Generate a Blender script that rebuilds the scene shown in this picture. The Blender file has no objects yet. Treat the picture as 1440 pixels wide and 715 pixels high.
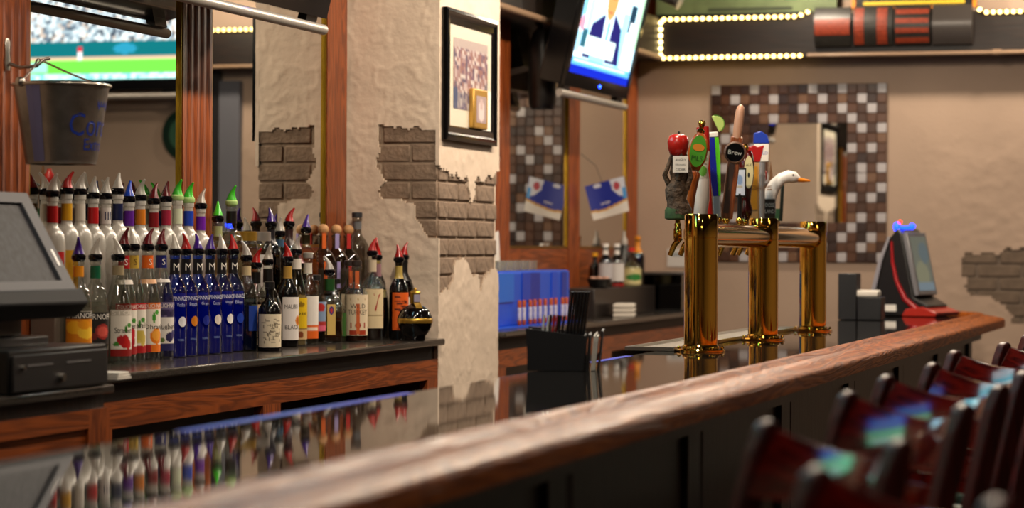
import bpy, bmesh, math, random
import numpy as np
from mathutils import Vector, Matrix, noise
random.seed(11)
rng = np.random.default_rng(5)
S = bpy.context.scene
C = S.collection
PI = math.pi

# ------------------------------------------------------------------ camera
cam_d = bpy.data.cameras.new('camera')
cam = bpy.data.objects.new('camera', cam_d)
C.objects.link(cam)
cam.matrix_world = (Matrix.Translation((0, 0, 1.37)) @ Matrix.Rotation(math.atan(1040 / 3400), 4, 'Z')
                    @ Matrix.Rotation(PI / 2 - 9.7 / 3400, 4, 'X') @ Matrix.Rotation(0.005, 4, 'Z'))
cam_d.sensor_width = 36.0
cam_d.lens = 36.0 * 3400 / 1440
cam_d.clip_start = 0.05
cam_d.dof.use_dof = True
cam_d.dof.focus_distance = 7.4
cam_d.dof.aperture_fstop = 3.0
S.camera = cam

# ------------------------------------------------------------------ world, exposure, lamps
S.view_settings.view_transform = 'Standard'
S.view_settings.look = 'None'
S.view_settings.exposure = 0.0
S.view_settings.gamma = 1.0
S.view_settings.use_curve_mapping = False
S.cycles.transparent_max_bounces = 40
S.cycles.max_bounces = 8
S.cycles.caustics_reflective = False
S.cycles.caustics_refractive = False
S.cycles.sample_clamp_indirect = 4.0
world = bpy.data.worlds.new('world')
S.world = world
world.use_nodes = True
world.node_tree.nodes['Background'].inputs[0].default_value = (0.30, 0.24, 0.20, 1)
world.node_tree.nodes['Background'].inputs[1].default_value = 0.12
CEIL = 3.0
WARM = (1.0, 0.83, 0.64)
# recessed ceiling downlights: (x, y, watts, cone degrees)
DOWNLIGHTS = [(-1.75, y, w, 172) for y, w in ((3.4, 30), (4.6, 36), (5.7, 38), (6.8, 84), (7.9, 76), (9.0, 105), (10.2, 62))]
DOWNLIGHTS += [(-2.2, 11.95, 42, 172), (-0.9, 11.95, 60, 172), (0.3, 11.9, 36, 172), (-0.1, 3.2, 6, 172), (-0.1, 7.0, 8, 172)]
# unseen ceiling panels added as fill light: (x, y, size x, size y, watts)
FILL_PANELS = [(0.3, 0.6, 1.2, 0.6, 20), (1.6, 6.0, 1.2, 0.6, 6)]


# ------------------------------------------------------------------ helpers
def lin(c):
    if isinstance(c, str):
        c = [int(c[i:i + 2], 16) / 255 for i in (0, 2, 4)]
    return [x / 12.92 if x <= 0.04045 else ((x + 0.055) / 1.055) ** 2.4 for x in c]


def nt(m):
    m.use_nodes = True
    t = m.node_tree
    t.nodes.clear()
    out = t.nodes.new('ShaderNodeOutputMaterial')
    return t, out


MATS = {}


def pm(name, col, rough=0.5, metal=0.0, var=None, bump=None, coat=0.0, emit=None, spec=0.5, trans=0.0, sheen=0.0):
    """principled material; var=(scale, amount) mottles the colour, bump=(scale, strength)"""
    if name in MATS:
        return MATS[name]
    m = bpy.data.materials.new(name)
    t, out = nt(m)
    b = t.nodes.new('ShaderNodeBsdfPrincipled')
    t.links.new(b.outputs[0], out.inputs[0])
    c = lin(col)
    b.inputs['Base Color'].default_value = (*c, 1)
    b.inputs['Roughness'].default_value = rough
    b.inputs['Metallic'].default_value = metal
    b.inputs['Coat Weight'].default_value = coat
    b.inputs['Coat Roughness'].default_value = 0.08
    b.inputs['Specular IOR Level'].default_value = spec
    b.inputs['Transmission Weight'].default_value = trans
    if emit:
        b.inputs['Emission Color'].default_value = (*lin(emit[0]), 1)
        b.inputs['Emission Strength'].default_value = emit[1]
    if var or bump:
        tc = t.nodes.new('ShaderNodeTexCoord')
    if var:
        n = t.nodes.new('ShaderNodeTexNoise')
        n.inputs['Scale'].default_value = var[0]
        n.inputs['Detail'].default_value = 6
        t.links.new(tc.outputs['Object'], n.inputs['Vector'])
        r = t.nodes.new('ShaderNodeValToRGB')
        r.color_ramp.elements[0].position = 0.3
        r.color_ramp.elements[1].position = 0.7
        r.color_ramp.elements[0].color = (*[max(0, x * (1 - var[1])) for x in c], 1)
        r.color_ramp.elements[1].color = (*[min(1, x * (1 + var[1])) for x in c], 1)
        t.links.new(n.outputs['Fac'], r.inputs[0])
        t.links.new(r.outputs[0], b.inputs['Base Color'])
    if bump:
        n2 = t.nodes.new('ShaderNodeTexNoise')
        n2.inputs['Scale'].default_value = bump[0]
        n2.inputs['Detail'].default_value = 5
        t.links.new(tc.outputs['Object'], n2.inputs['Vector'])
        bp = t.nodes.new('ShaderNodeBump')
        bp.inputs['Strength'].default_value = bump[1]
        bp.inputs['Distance'].default_value = 0.01
        t.links.new(n2.outputs['Fac'], bp.inputs['Height'])
        t.links.new(bp.outputs[0], b.inputs['Normal'])
    MATS[name] = m
    return m


def wood(name, dark, light, axis='Y', scale=14.0, rough=0.35, coat=0.0, bump=0.15, spec=0.5):
    """wood with grain running along axis"""
    if name in MATS:
        return MATS[name]
    m = bpy.data.materials.new(name)
    t, out = nt(m)
    b = t.nodes.new('ShaderNodeBsdfPrincipled')
    t.links.new(b.outputs[0], out.inputs[0])
    tc = t.nodes.new('ShaderNodeTexCoord')
    mp = t.nodes.new('ShaderNodeMapping')
    mp.inputs['Scale'].default_value = [0.08 if a == axis else 1.0 for a in 'XYZ']
    t.links.new(tc.outputs['Object'], mp.inputs[0])
    w = t.nodes.new('ShaderNodeTexNoise')
    w.inputs['Scale'].default_value = scale
    w.inputs['Detail'].default_value = 3
    w.inputs['Distortion'].default_value = 1.2
    t.links.new(mp.outputs[0], w.inputs['Vector'])
    mul = t.nodes.new('ShaderNodeMath')
    mul.operation = 'MULTIPLY'
    mul.inputs[1].default_value = 9.0
    t.links.new(w.outputs['Fac'], mul.inputs[0])
    fr = t.nodes.new('ShaderNodeMath')
    fr.operation = 'PINGPONG'
    fr.inputs[1].default_value = 0.5
    t.links.new(mul.outputs[0], fr.inputs[0])
    fine = t.nodes.new('ShaderNodeTexNoise')
    fine.inputs['Scale'].default_value = scale * 12
    t.links.new(mp.outputs[0], fine.inputs['Vector'])
    ad = t.nodes.new('ShaderNodeMath')
    ad.operation = 'MULTIPLY_ADD'
    ad.inputs[1].default_value = 0.5
    t.links.new(fine.outputs['Fac'], ad.inputs[0])
    t.links.new(fr.outputs[0], ad.inputs[2])
    r = t.nodes.new('ShaderNodeValToRGB')
    r.color_ramp.elements[0].position = 0.2
    r.color_ramp.elements[1].position = 0.75
    r.color_ramp.elements[0].color = (*lin(dark), 1)
    r.color_ramp.elements[1].color = (*lin(light), 1)
    t.links.new(ad.outputs[0], r.inputs[0])
    t.links.new(r.outputs[0], b.inputs['Base Color'])
    b.inputs['Roughness'].default_value = rough
    b.inputs['Coat Weight'].default_value = coat
    b.inputs['Coat Roughness'].default_value = 0.1
    b.inputs['Specular IOR Level'].default_value = spec
    if bump:
        bp = t.nodes.new('ShaderNodeBump')
        bp.inputs['Strength'].default_value = bump
        bp.inputs['Distance'].default_value = 0.004
        t.links.new(ad.outputs[0], bp.inputs['Height'])
        t.links.new(bp.outputs[0], b.inputs['Normal'])
    MATS[name] = m
    return m


def glass(name, tint, edge=0.45, frost=0.0, refl=1.0, frost_col='e8e4dc', shine=1.0):
    """thin-walled glass: tinted see-through wall with a mirror-like surface, optionally frosted"""
    if name in MATS:
        return MATS[name]
    m = bpy.data.materials.new(name)
    t, out = nt(m)
    c = lin(tint)
    lw = t.nodes.new('ShaderNodeLayerWeight')
    lw.inputs['Blend'].default_value = 0.35
    mix = t.nodes.new('ShaderNodeMix')
    mix.data_type = 'RGBA'
    mix.inputs['A'].default_value = (*c, 1)
    mix.inputs['B'].default_value = (*[x * edge for x in c], 1)
    t.links.new(lw.outputs['Facing'], mix.inputs['Factor'])
    tr = t.nodes.new('ShaderNodeBsdfTransparent')
    t.links.new(mix.outputs['Result'], tr.inputs[0])
    base = tr
    if frost:
        d = t.nodes.new('ShaderNodeBsdfDiffuse')
        d.inputs[0].default_value = (*lin(frost_col), 1)
        tl = t.nodes.new('ShaderNodeBsdfTranslucent')
        tl.inputs[0].default_value = (*lin(frost_col), 1)
        m1 = t.nodes.new('ShaderNodeMixShader')
        m1.inputs[0].default_value = 0.4
        t.links.new(d.outputs[0], m1.inputs[1])
        t.links.new(tl.outputs[0], m1.inputs[2])
        m2 = t.nodes.new('ShaderNodeMixShader')
        m2.inputs[0].default_value = frost
        t.links.new(tr.outputs[0], m2.inputs[1])
        t.links.new(m1.outputs[0], m2.inputs[2])
        base = m2
    gl = t.nodes.new('ShaderNodeBsdfGlossy')
    gl.inputs['Roughness'].default_value = 0.03 if not frost else 0.3
    gl.inputs[0].default_value = (refl, refl, refl, 1)
    lf = t.nodes.new('ShaderNodeLayerWeight')
    lf.inputs['Blend'].default_value = 0.5
    pw = t.nodes.new('ShaderNodeMath')
    pw.operation = 'POWER'
    pw.inputs[1].default_value = 4.0
    t.links.new(lf.outputs['Facing'], pw.inputs[0])
    f = t.nodes.new('ShaderNodeMath')
    f.operation = 'MULTIPLY_ADD'
    f.inputs[1].default_value = 0.9 * shine
    f.inputs[2].default_value = 0.09 * shine
    t.links.new(pw.outputs[0], f.inputs[0])
    ms = t.nodes.new('ShaderNodeMixShader')
    t.links.new(f.outputs[0], ms.inputs[0])
    t.links.new(base.outputs[0], ms.inputs[1])
    t.links.new(gl.outputs[0], ms.inputs[2])
    t.links.new(ms.outputs[0], out.inputs[0])
    MATS[name] = m
    return m


def painted(name, rough=0.4, emit=0.0, metal=0.0):
    """flat print: colour comes from the mesh's printed colour attribute"""
    if name in MATS:
        return MATS[name]
    m = bpy.data.materials.new(name)
    t, out = nt(m)
    a = t.nodes.new('ShaderNodeAttribute')
    a.attribute_name = 'print'
    if emit:
        e = t.nodes.new('ShaderNodeEmission')
        e.inputs[1].default_value = emit
        t.links.new(a.outputs['Color'], e.inputs[0])
        t.links.new(e.outputs[0], out.inputs[0])
    else:
        b = t.nodes.new('ShaderNodeBsdfPrincipled')
        b.inputs['Roughness'].default_value = rough
        b.inputs['Metallic'].default_value = metal
        t.links.new(a.outputs['Color'], b.inputs['Base Color'])
        t.links.new(b.outputs[0], out.inputs[0])
    MATS[name] = m
    return m


def tag(o, label=None, cat=None, group=None, kind=None):
    if label:
        o['label'] = label
    if cat:
        o['category'] = cat
    if group:
        o['group'] = group
    if kind:
        o['kind'] = kind
    return o


def empty(name, loc=(0, 0, 0), rz=0.0, label=None, cat=None, group=None):
    o = bpy.data.objects.new(name, None)
    o.empty_display_size = 0.05
    o.location = loc
    o.rotation_euler = (0, 0, rz)
    C.objects.link(o)
    return tag(o, label, cat, group)


def link(name, me, mat, parent=None):
    if mat is not None and not me.materials:
        me.materials.append(mat)
    o = bpy.data.objects.new(name, me)
    C.objects.link(o)
    o.parent = parent
    return o


class MB:
    """collects faces and builds them as one mesh object"""

    def __init__(s):
        s.v, s.f = [], []

    def add(s, vs, fs, M=None):
        n = len(s.v)
        s.v += [tuple(M @ Vector(p)) if M is not None else tuple(p) for p in vs]
        s.f += [[i + n for i in q] for q in fs]
        return s

    def box(s, x0, x1, y0, y1, z0, z1, M=None):
        vs = [(x, y, z) for z in (z0, z1) for y in (y0, y1) for x in (x0, x1)]
        return s.add(vs, [(0, 2, 3, 1), (4, 5, 7, 6), (0, 1, 5, 4), (2, 6, 7, 3), (0, 4, 6, 2), (1, 3, 7, 5)], M)

    def lathe(s, prof, n=24, M=None, sq=0.0, ell=1.0, caps=True):
        """prof: (r, z) from bottom to top; sq squares the section; ell flattens y"""
        vs, fs = [], []
        for r, z in prof:
            for k in range(n):
                a = 2 * PI * k / n
                q = 1.0
                if sq:
                    e = 2 + 6 * sq
                    q = (abs(math.cos(a)) ** e + abs(math.sin(a)) ** e) ** (-1 / e)
                vs.append((r * q * math.cos(a), r * q * ell * math.sin(a), z))
        for i in range(len(prof) - 1):
            for k in range(n):
                k2 = (k + 1) % n
                fs.append((i * n + k, i * n + k2, (i + 1) * n + k2, (i + 1) * n + k))
        if caps:
            fs.append(tuple(reversed(range(n))))
            fs.append(tuple(range((len(prof) - 1) * n, len(prof) * n)))
        return s.add(vs, fs, M)

    def tube(s, pts, r, n=10, M=None, caps=True, ell=1.0):
        pts = [Vector(p) for p in pts]
        rs = r if isinstance(r, (list, tuple)) else [r] * len(pts)
        vs, fs = [], []
        up = None
        for i, p in enumerate(pts):
            d = (pts[min(i + 1, len(pts) - 1)] - pts[max(i - 1, 0)]).normalized()
            if up is None:
                up = Vector((0, 0, 1)) if abs(d.z) < 0.9 else Vector((1, 0, 0))
            a = d.cross(up).normalized()
            up = a.cross(d).normalized()
            for k in range(n):
                t = 2 * PI * k / n
                vs.append(p + (a * math.cos(t) + up * math.sin(t) * ell) * rs[i])
        for i in range(len(pts) - 1):
            for k in range(n):
                k2 = (k + 1) % n
                fs.append((i * n + k, i * n + k2, (i + 1) * n + k2, (i + 1) * n + k))
        if caps:
            fs.append(tuple(reversed(range(n))))
            fs.append(tuple(range((len(pts) - 1) * n, len(pts) * n)))
        return s.add(vs, fs, M)

    def ball(s, c, r, nu=14, nv=9, M=None):
        rx, ry, rz = r if isinstance(r, (list, tuple)) else (r, r, r)
        vs, fs = [], []
        for j in range(nv + 1):
            b = -PI / 2 + PI * j / nv
            for k in range(nu):
                a = 2 * PI * k / nu
                rr = max(math.cos(b), 0.02)
                vs.append((c[0] + rx * rr * math.cos(a), c[1] + ry * rr * math.sin(a), c[2] + rz * math.sin(b)))
        for j in range(nv):
            for k in range(nu):
                k2 = (k + 1) % nu
                fs.append((j * nu + k, j * nu + k2, (j + 1) * nu + k2, (j + 1) * nu + k))
        fs.append(tuple(reversed(range(nu))))
        fs.append(tuple(range(nv * nu, (nv + 1) * nu)))
        return s.add(vs, fs, M)

    def prism(s, poly, d0, d1, axis='X', M=None):
        """poly in the two other axes (in order), extruded along axis"""
        n = len(poly)

        def mk(p, d):
            return {'X': (d, p[0], p[1]), 'Y': (p[0], d, p[1]), 'Z': (p[0], p[1], d)}[axis]
        vs = [mk(p, d0) for p in poly] + [mk(p, d1) for p in poly]
        fs = [tuple(reversed(range(n))), tuple(range(n, 2 * n))]
        fs += [(i, (i + 1) % n, n + (i + 1) % n, n + i) for i in range(n)]
        return s.add(vs, fs, M)

    def mesh(s, name, smooth=None, bevel=0.0, seg=2):
        me = bpy.data.meshes.new(name)
        me.from_pydata(s.v, [], s.f)
        bm = bmesh.new()
        bm.from_mesh(me)
        bmesh.ops.recalc_face_normals(bm, faces=bm.faces)
        if bevel:
            es = [e for e in bm.edges if len(e.link_faces) == 2 and e.calc_face_angle(0) > 0.6]
            flat = [q.normal.copy() for q in bm.faces] if not smooth else []
            bmesh.ops.bevel(bm, geom=es, offset=bevel, segments=seg, affect='EDGES', profile=0.5)
        bm.to_mesh(me)
        bm.free()
        if smooth or bevel:
            me.shade_smooth()
            me.set_sharp_from_angle(angle=math.radians(smooth if smooth and smooth > 1 else 40))
            if bevel and len(flat) < 40:
                for p in me.polygons:
                    if any(p.normal.dot(q) > 0.9995 for q in flat):
                        p.use_smooth = False
        return me

    def build(s, name, mat, parent=None, smooth=None, bevel=0.0, seg=2):
        return link(name, s.mesh(name, smooth, bevel, seg), mat, parent)


class Img:
    """tiny raster for printed surfaces; x right, y down, both 0..1"""

    def __init__(s, w, h, bg):
        s.w, s.h = w, h
        s.a = np.zeros((h, w, 3)) + np.array(hexc(bg))
        s.x, s.y = np.meshgrid((np.arange(w)) / (w - 1), (np.arange(h)) / (h - 1))

    def rect(s, x0, y0, x1, y1, c):
        s.a[(s.x >= x0) & (s.x <= x1) & (s.y >= y0) & (s.y <= y1)] = hexc(c)
        return s

    def ell(s, cx, cy, rx, ry, c):
        s.a[((s.x - cx) / rx) ** 2 + ((s.y - cy) / ry) ** 2 <= 1] = hexc(c)
        return s

    def poly(s, pts, c):
        ins = np.zeros(s.x.shape, bool)
        n = len(pts)
        for i in range(n):
            (x1, y1), (x2, y2) = pts[i], pts[(i + 1) % n]
            if y1 == y2:
                continue
            cr = ((y1 > s.y) != (y2 > s.y)) & (s.x < (x2 - x1) * (s.y - y1) / (y2 - y1) + x1)
            ins ^= cr
        s.a[ins] = hexc(c)
        return s

    def speck(s, x0, y0, x1, y1, cols, cell=1):
        ks = np.array([hexc(c) for c in cols])
        idx = rng.integers(0, len(ks), (s.h // cell + 2, s.w // cell + 2))
        idx = np.repeat(np.repeat(idx, cell, 0), cell, 1)[:s.h, :s.w]
        m = (s.x >= x0) & (s.x <= x1) & (s.y >= y0) & (s.y <= y1)
        s.a[m] = ks[idx[m]]
        return s

    def flip(s):
        s.a = s.a[:, ::-1].copy()
        return s


def hexc(c):
    return [int(c[i:i + 2], 16) / 255 for i in (0, 2, 4)] if isinstance(c, str) else list(c)


def printed(name, img, fn, mat, parent=None):
    """sheet carrying a print; fn(s, t) -> point, s left-right, t bottom-top"""
    w, h = img.w, img.h
    vs = [fn(i / (w - 1), 1 - j / (h - 1)) for j in range(h) for i in range(w)]
    fs = [(j * w + i, (j + 1) * w + i, (j + 1) * w + i + 1, j * w + i + 1) for j in range(h - 1) for i in range(w - 1)]
    me = bpy.data.meshes.new(name)
    me.from_pydata(vs, [], fs)
    at = me.color_attributes.new('print', 'FLOAT_COLOR', 'POINT')
    a = img.a.reshape(-1, 3)
    a = np.where(a <= 0.04045, a / 12.92, ((a + 0.055) / 1.055) ** 2.4)
    at.data.foreach_set('color', np.concatenate([a, np.ones((len(a), 1))], 1).astype(np.float32).ravel())
    me.shade_smooth()
    return link(name, me, mat, parent)


def lettering(name, body, mat, fn, w, h, parent=None, condense=None, vertical=False):
    """raised flat lettering; fn(x, y) maps text metres (centred) to a point"""
    cu = bpy.data.curves.new('text', 'FONT')
    cu.body = body
    cu.align_x = 'CENTER'
    cu.resolution_u = 2
    ob = bpy.data.objects.new('text', cu)
    C.objects.link(ob)
    bpy.context.view_layer.update()
    me = bpy.data.meshes.new_from_object(ob.evaluated_get(bpy.context.evaluated_depsgraph_get()))
    bpy.data.objects.remove(ob)
    bpy.data.curves.remove(cu)
    co = np.array([v.co[:2] for v in me.vertices])
    lo, hi = co.min(0), co.max(0)
    k = min(w / (hi[0] - lo[0]), h / (hi[1] - lo[1]))
    kx, ky = (k, k) if condense is None else (w / (hi[0] - lo[0]), h / (hi[1] - lo[1]))
    mid = (lo + hi) / 2
    for v, c in zip(me.vertices, co):
        x, y = (c - mid) * (kx, ky)
        v.co = fn(-y, x) if vertical else fn(x, y)
    me.name = name
    me.materials.clear()
    return link(name, me, mat, parent)


def copy_tree(o, parent=None):
    c = o.copy()
    C.objects.link(c)
    c.parent = parent
    for ch in [k for k in o.children]:
        copy_tree(ch, c)
    return c


def fbm(x, y, z=0.0, octs=4):
    v, a, f = 0.0, 1.0, 1.0
    for _ in range(octs):
        v += a * noise.noise((x * f, y * f, z + f * 3.1))
        a *= 0.5
        f *= 2.1
    return v


def inpoly(px, py, pts):
    ins = False
    n = len(pts)
    for i in range(n):
        (x1, y1), (x2, y2) = pts[i], pts[(i + 1) % n]
        if (y1 > py) != (y2 > py) and px < (x2 - x1) * (py - y1) / (y2 - y1) + x1:
            ins = not ins
    return ins


# ------------------------------------------------------------------ materials
M_plaster = pm('cream_plaster', 'd8c5b2', 0.8, var=(6, 0.08), bump=(26, 0.3))
M_wall = pm('tan_wall_paint', 'a8917f', 0.85, var=(3, 0.06), bump=(60, 0.15))
M_ceiling = pm('ceiling_paint', '6a5d52', 0.9)
M_floor = pm('dark_floor', '2a1c16', 0.5, var=(5, 0.2))
M_oak = wood('orange_oak', '5e2a0e', '96491a', 'Y', 11, 0.38, 0.15)
M_oak_v = wood('orange_oak_upright', '622b10', '994c1f', 'Z', 14, 0.38, 0.15)
M_darkwood = wood('dark_stained_wood', '1a0e09', '2e1b11', 'Z', 10, 0.45)
M_rail = wood('honey_rail_wood', '642c0e', 'a85a1e', 'Y', 13, 0.38, 0.0, bump=0.5, spec=0.05)
M_mahog = wood('mahogany', '260504', '4a0b07', 'Z', 9, 0.42, 0.0, bump=0.03, spec=0.2)
M_mahog_x = wood('mahogany_slat', '300605', '5c0e08', 'X', 9, 0.12, 0.0, bump=0.0, spec=0.4)
M_granite = pm('black_granite', '1d1b1a', 0.035, var=(160, 0.7), spec=0.55)
M_granite2 = pm('grey_granite', '3c3733', 0.16, var=(220, 0.6), spec=0.6)
M_mirror = pm('mirror_silver', 'd9d9d4', 0.0, 1.0)
M_gold = pm('gilt_bead', 'b8912e', 0.3, 1.0)
M_brass = pm('polished_brass', 'e0b04a', 0.06, 1.0)
M_steel = pm('brushed_steel', 'b9b4ac', 0.28, 1.0)
M_silver = pm('silver_plastic', '9a948e', 0.35, 0.3)
M_black = pm('black_plastic', '0d0c0d', 0.35)
M_blackgloss = pm('black_gloss', '08080a', 0.12)
M_white = pm('white_card', 'e8e2d8', 0.7)
M_cream = pm('cream_paper', 'e6d3ae', 0.7)
M_ink = pm('black_ink', '15110f', 0.6)
M_navyink = pm('navy_ink', '1a2266', 0.5)
M_redink = pm('red_ink', 'a81b14', 0.5)
M_whiteink = pm('white_ink', 'f0ece4', 0.5)
M_print = painted('printed_paper', 0.45)
M_screen = painted('lit_screen', emit=2.3)
M_screen_bright = painted('bright_lit_screen', emit=6.0)
M_mortar = pm('mortar', '9c8875', 0.9, bump=(80, 0.4))
M_brick = pm('grey_brown_brick', '84705f', 0.85, var=(25, 0.22), bump=(50, 0.6))


# ------------------------------------------------------------------ room shell
def struct(o):
    o['kind'] = 'structure'
    return o


struct(MB().box(-3.4, 4.2, -3.2, 12.8, -0.1, 0.0).build('floor', M_floor))
struct(MB().box(-3.4, 4.2, -3.2, 12.8, CEIL, CEIL + 0.1).build('ceiling', M_ceiling))
struct(MB().box(-3.4, -3.17, -3.2, 12.6, 0, CEIL).build('wall_left', M_wall))
struct(MB().box(-3.4, 4.2, 12.6, 12.8, 0, CEIL).build('wall_back', M_wall))
struct(MB().box(4.0, 4.2, -3.2, 12.6, 0, CEIL).build('wall_right', M_wall))
struct(MB().box(-3.17, 4.0, -3.2, -3.0, 0, CEIL).build('wall_front', M_wall))


def flute_poly(y0, y1, n, x_back, x_front, depth=0.007):
    """plan outline of a fluted board: list of (x, y)"""
    w = (y1 - y0 - 0.03) / n
    pts = [(x_back, y0), (x_front, y0), (x_front, y0 + 0.015)]
    for k in range(n):
        a = y0 + 0.015 + k * w
        for t in (0.12, 0.3, 0.5, 0.7, 0.88):
            pts.append((x_front - depth * math.sin(PI * (t - 0.12) / 0.76), a + t * w))
    pts += [(x_front, y1 - 0.015), (x_front, y1), (x_back, y1)]
    return pts


MBOT = 1.376
trim_no = 0
for y0, y1, n in [(5.60, 5.842, 5), (6.818, 7.037, 4), (8.031, 8.225, 1), (10.045, 10.246, 3), (11.218, 11.413, 3), (12.361, 12.58, 3)]:
    trim_no += 1
    if n == 1:
        mb = MB().box(-3.17, -3.146, y0, y1, 1.04, CEIL)
    else:
        mb = MB().prism(flute_poly(y0, y1, n, -3.17, -3.146), 1.04, CEIL, 'Z')
    struct(mb.build('trim_%d' % trim_no, M_oak_v, smooth=30))
for a, b in [(5.842, 6.818), (7.037, 8.031), (10.246, 11.218), (11.413, 12.361)]:
    trim_no += 1
    struct(MB().box(-3.17, -3.150, a, b, 1.04, MBOT - 0.012).build('trim_%d' % trim_no, M_oak))

mirror_labels = ['large wall mirror beside the hanging bucket behind the frosted bottles',
                 'tall wall mirror beside the plaster pillar reflecting its bricks',
                 'far wall mirror beside the black speaker showing mosaic tiles',
                 'far wall mirror behind the hanging blue pennant by the corner']
for (a, b), lb in zip([(5.842, 6.818), (7.037, 8.031), (10.246, 11.218), (11.413, 12.361)], mirror_labels):
    r = empty('wall_mirror', (-3.165, (a + b) / 2, MBOT), 0, lb, 'mirror')
    h = (b - a) / 2
    MB().box(-0.004, 0.007, -h, h, 0, CEIL - MBOT - 0.01).build('mirror_glass', M_mirror, r)
    for q in (MB().box(0.007, 0.016, -h, -h + 0.009, 0, CEIL - MBOT - 0.01), MB().box(0.007, 0.016, h - 0.009, h, 0, CEIL - MBOT - 0.01),
              MB().box(0.007, 0.016, -h, h, -0.010, 0.0), MB().box(0.007, 0.016, -h + 0.009, h - 0.009, CEIL - MBOT - 0.02, CEIL - MBOT - 0.01)):
        q.build('gold_bead', M_gold, r)

# plaster pillar with broken-out brickwork -------------------------------------------------
PX, PY0, PY1 = -2.80, 8.25, 8.976
pillar = struct(MB().box(-3.17, PX - 0.014, PY0 + 0.014, PY1 - 0.014, 0, CEIL).build('wall_pillar', M_mortar))
EXL = [(-3.041, 1.808), (-2.982, 1.81), (-2.907, 1.802), (-2.811, 1.798), (-2.78, 1.798), (-2.78, 1.4), (-2.839, 1.399), (-2.862, 1.429), (-2.889, 1.47), (-2.9, 1.518), (-2.959, 1.535), (-3.018, 1.535), (-3.039, 1.57), (-3.013, 1.601), (-3.045, 1.677), (-3.029, 1.722), (-3.04, 1.752)]
EXR = [(8.23, 1.675), (8.298, 1.652), (8.345, 1.658), (8.394, 1.634), (8.458, 1.645), (8.525, 1.618), (8.574, 1.64), (8.626, 1.579), (8.643, 1.537), (8.67, 1.569), (8.659, 1.621), (8.71, 1.639), (8.779, 1.625), (8.849, 1.654), (8.903, 1.634), (8.99, 1.674), (8.99, 1.268), (8.891, 1.285), (8.856, 1.258), (8.793, 1.253), (8.752, 1.201), (8.716, 1.254), (8.648, 1.255), (8.596, 1.297), (8.529, 1.323), (8.48, 1.313), (8.447, 1.308), (8.416, 1.257), (8.368, 1.207), (8.289, 1.198), (8.23, 1.199)]


def plaster(name, parent, a0, a1, z0, z1, res, hole, place, amp=0.0035, seed=0.0, jit=0.012, ramp=0.0):
    """trowelled plaster coat with a ragged hole; place(a, z, out) -> point, out = proud of the core"""
    nx, nz = int((a1 - a0) / res) + 1, int((z1 - z0) / res) + 1
    idx, vs, fs = {}, [], []
    ex = np.zeros((nz, nx), bool)

    def pos(i, j):
        a, z = a0 + (a1 - a0) * i / (nx - 1), z0 + (z1 - z0) * j / (nz - 1)
        return a, z
    for j in range(nz):
        for i in range(nx):
            a, z = pos(i, j)
            ja = fbm(a * 22, z * 22, seed, 3) * jit
            jz = fbm(a * 22, z * 22, seed + 9, 3) * jit
            ex[j, i] = inpoly(a + ja, z + jz, hole)

    def vert(i, j, low=False):
        k = (i, j, low)
        if k not in idx:
            a, z = pos(i, j)
            if low:
                out = 0.0
            else:
                rid = abs(fbm(a * 7, z * 7, seed + 4, 4))
                out = 0.014 + amp * (fbm(a * 14, z * 14, seed + 2, 4)) + amp * 1.6 * max(0, 0.12 - rid) / 0.12
            if ramp:
                out *= min(1.0, max(0.02, min(a - a0, a1 - a, z - z0, z1 - z) / ramp))
            idx[k] = len(vs)
            vs.append(place(a, z, out))
        return idx[k]
    solid = lambda i, j: 0 <= i < nx - 1 and 0 <= j < nz - 1 and not (ex[j, i] and ex[j + 1, i + 1])
    for j in range(nz - 1):
        for i in range(nx - 1):
            if not solid(i, j):
                continue
            fs.append((vert(i, j), vert(i + 1, j), vert(i + 1, j + 1), vert(i, j + 1)))
            for (di, dj, p, q) in ((-1, 0, (i, j + 1), (i, j)), (1, 0, (i + 1, j), (i + 1, j + 1)), (0, -1, (i, j), (i + 1, j)), (0, 1, (i + 1, j + 1), (i, j + 1))):
                if not solid(i + di, j + dj):
                    fs.append((vert(*p), vert(*p, True), vert(*q, True), vert(*q)))
    me = bpy.data.meshes.new(name)
    me.from_pydata(vs, [], fs)
    me.shade_smooth()
    me.set_sharp_from_angle(angle=math.radians(50))
    return link(name, me, M_plaster, parent)


plaster('plaster', pillar, -3.17, PX, 0.95, CEIL, 0.0075, EXL, lambda a, z, o: (a, PY0 + 0.014 - o, z), 0.0014, 1.0)
plaster('plaster', pillar, PY0, PY1, 0.5, CEIL, 0.009, EXR, lambda a, z, o: (PX - 0.014 + o, a, z), 0.0012, 5.0, jit=0.016)
MB().box(-3.17, PX - 0.014, PY1 - 0.014, PY1, 0, CEIL).build('plaster', M_plaster, pillar)

bm_cache = {}


def brick(parent, x, y, z, lx, ly, lz, mat=None):
    k = (round(lx, 3), round(ly, 3), round(lz, 3), random.randrange(4))
    if k not in bm_cache:
        mb = MB().box(-lx / 2, lx / 2, -ly / 2, ly / 2, -lz / 2, lz / 2)
        me = mb.mesh('brick', bevel=0.0035, seg=1)
        for v in me.vertices:
            v.co += Vector((random.uniform(-1, 1), random.uniform(-1, 1), random.uniform(-1, 1))) * 0.0012
        bm_cache[k] = me
    o = link('brick', bm_cache[k], mat or M_brick, parent)
    o.location = (x, y, z)
    o.rotation_euler = (random.uniform(-.004, .004), random.uniform(-.004, .004), 0)
    return o


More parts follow.
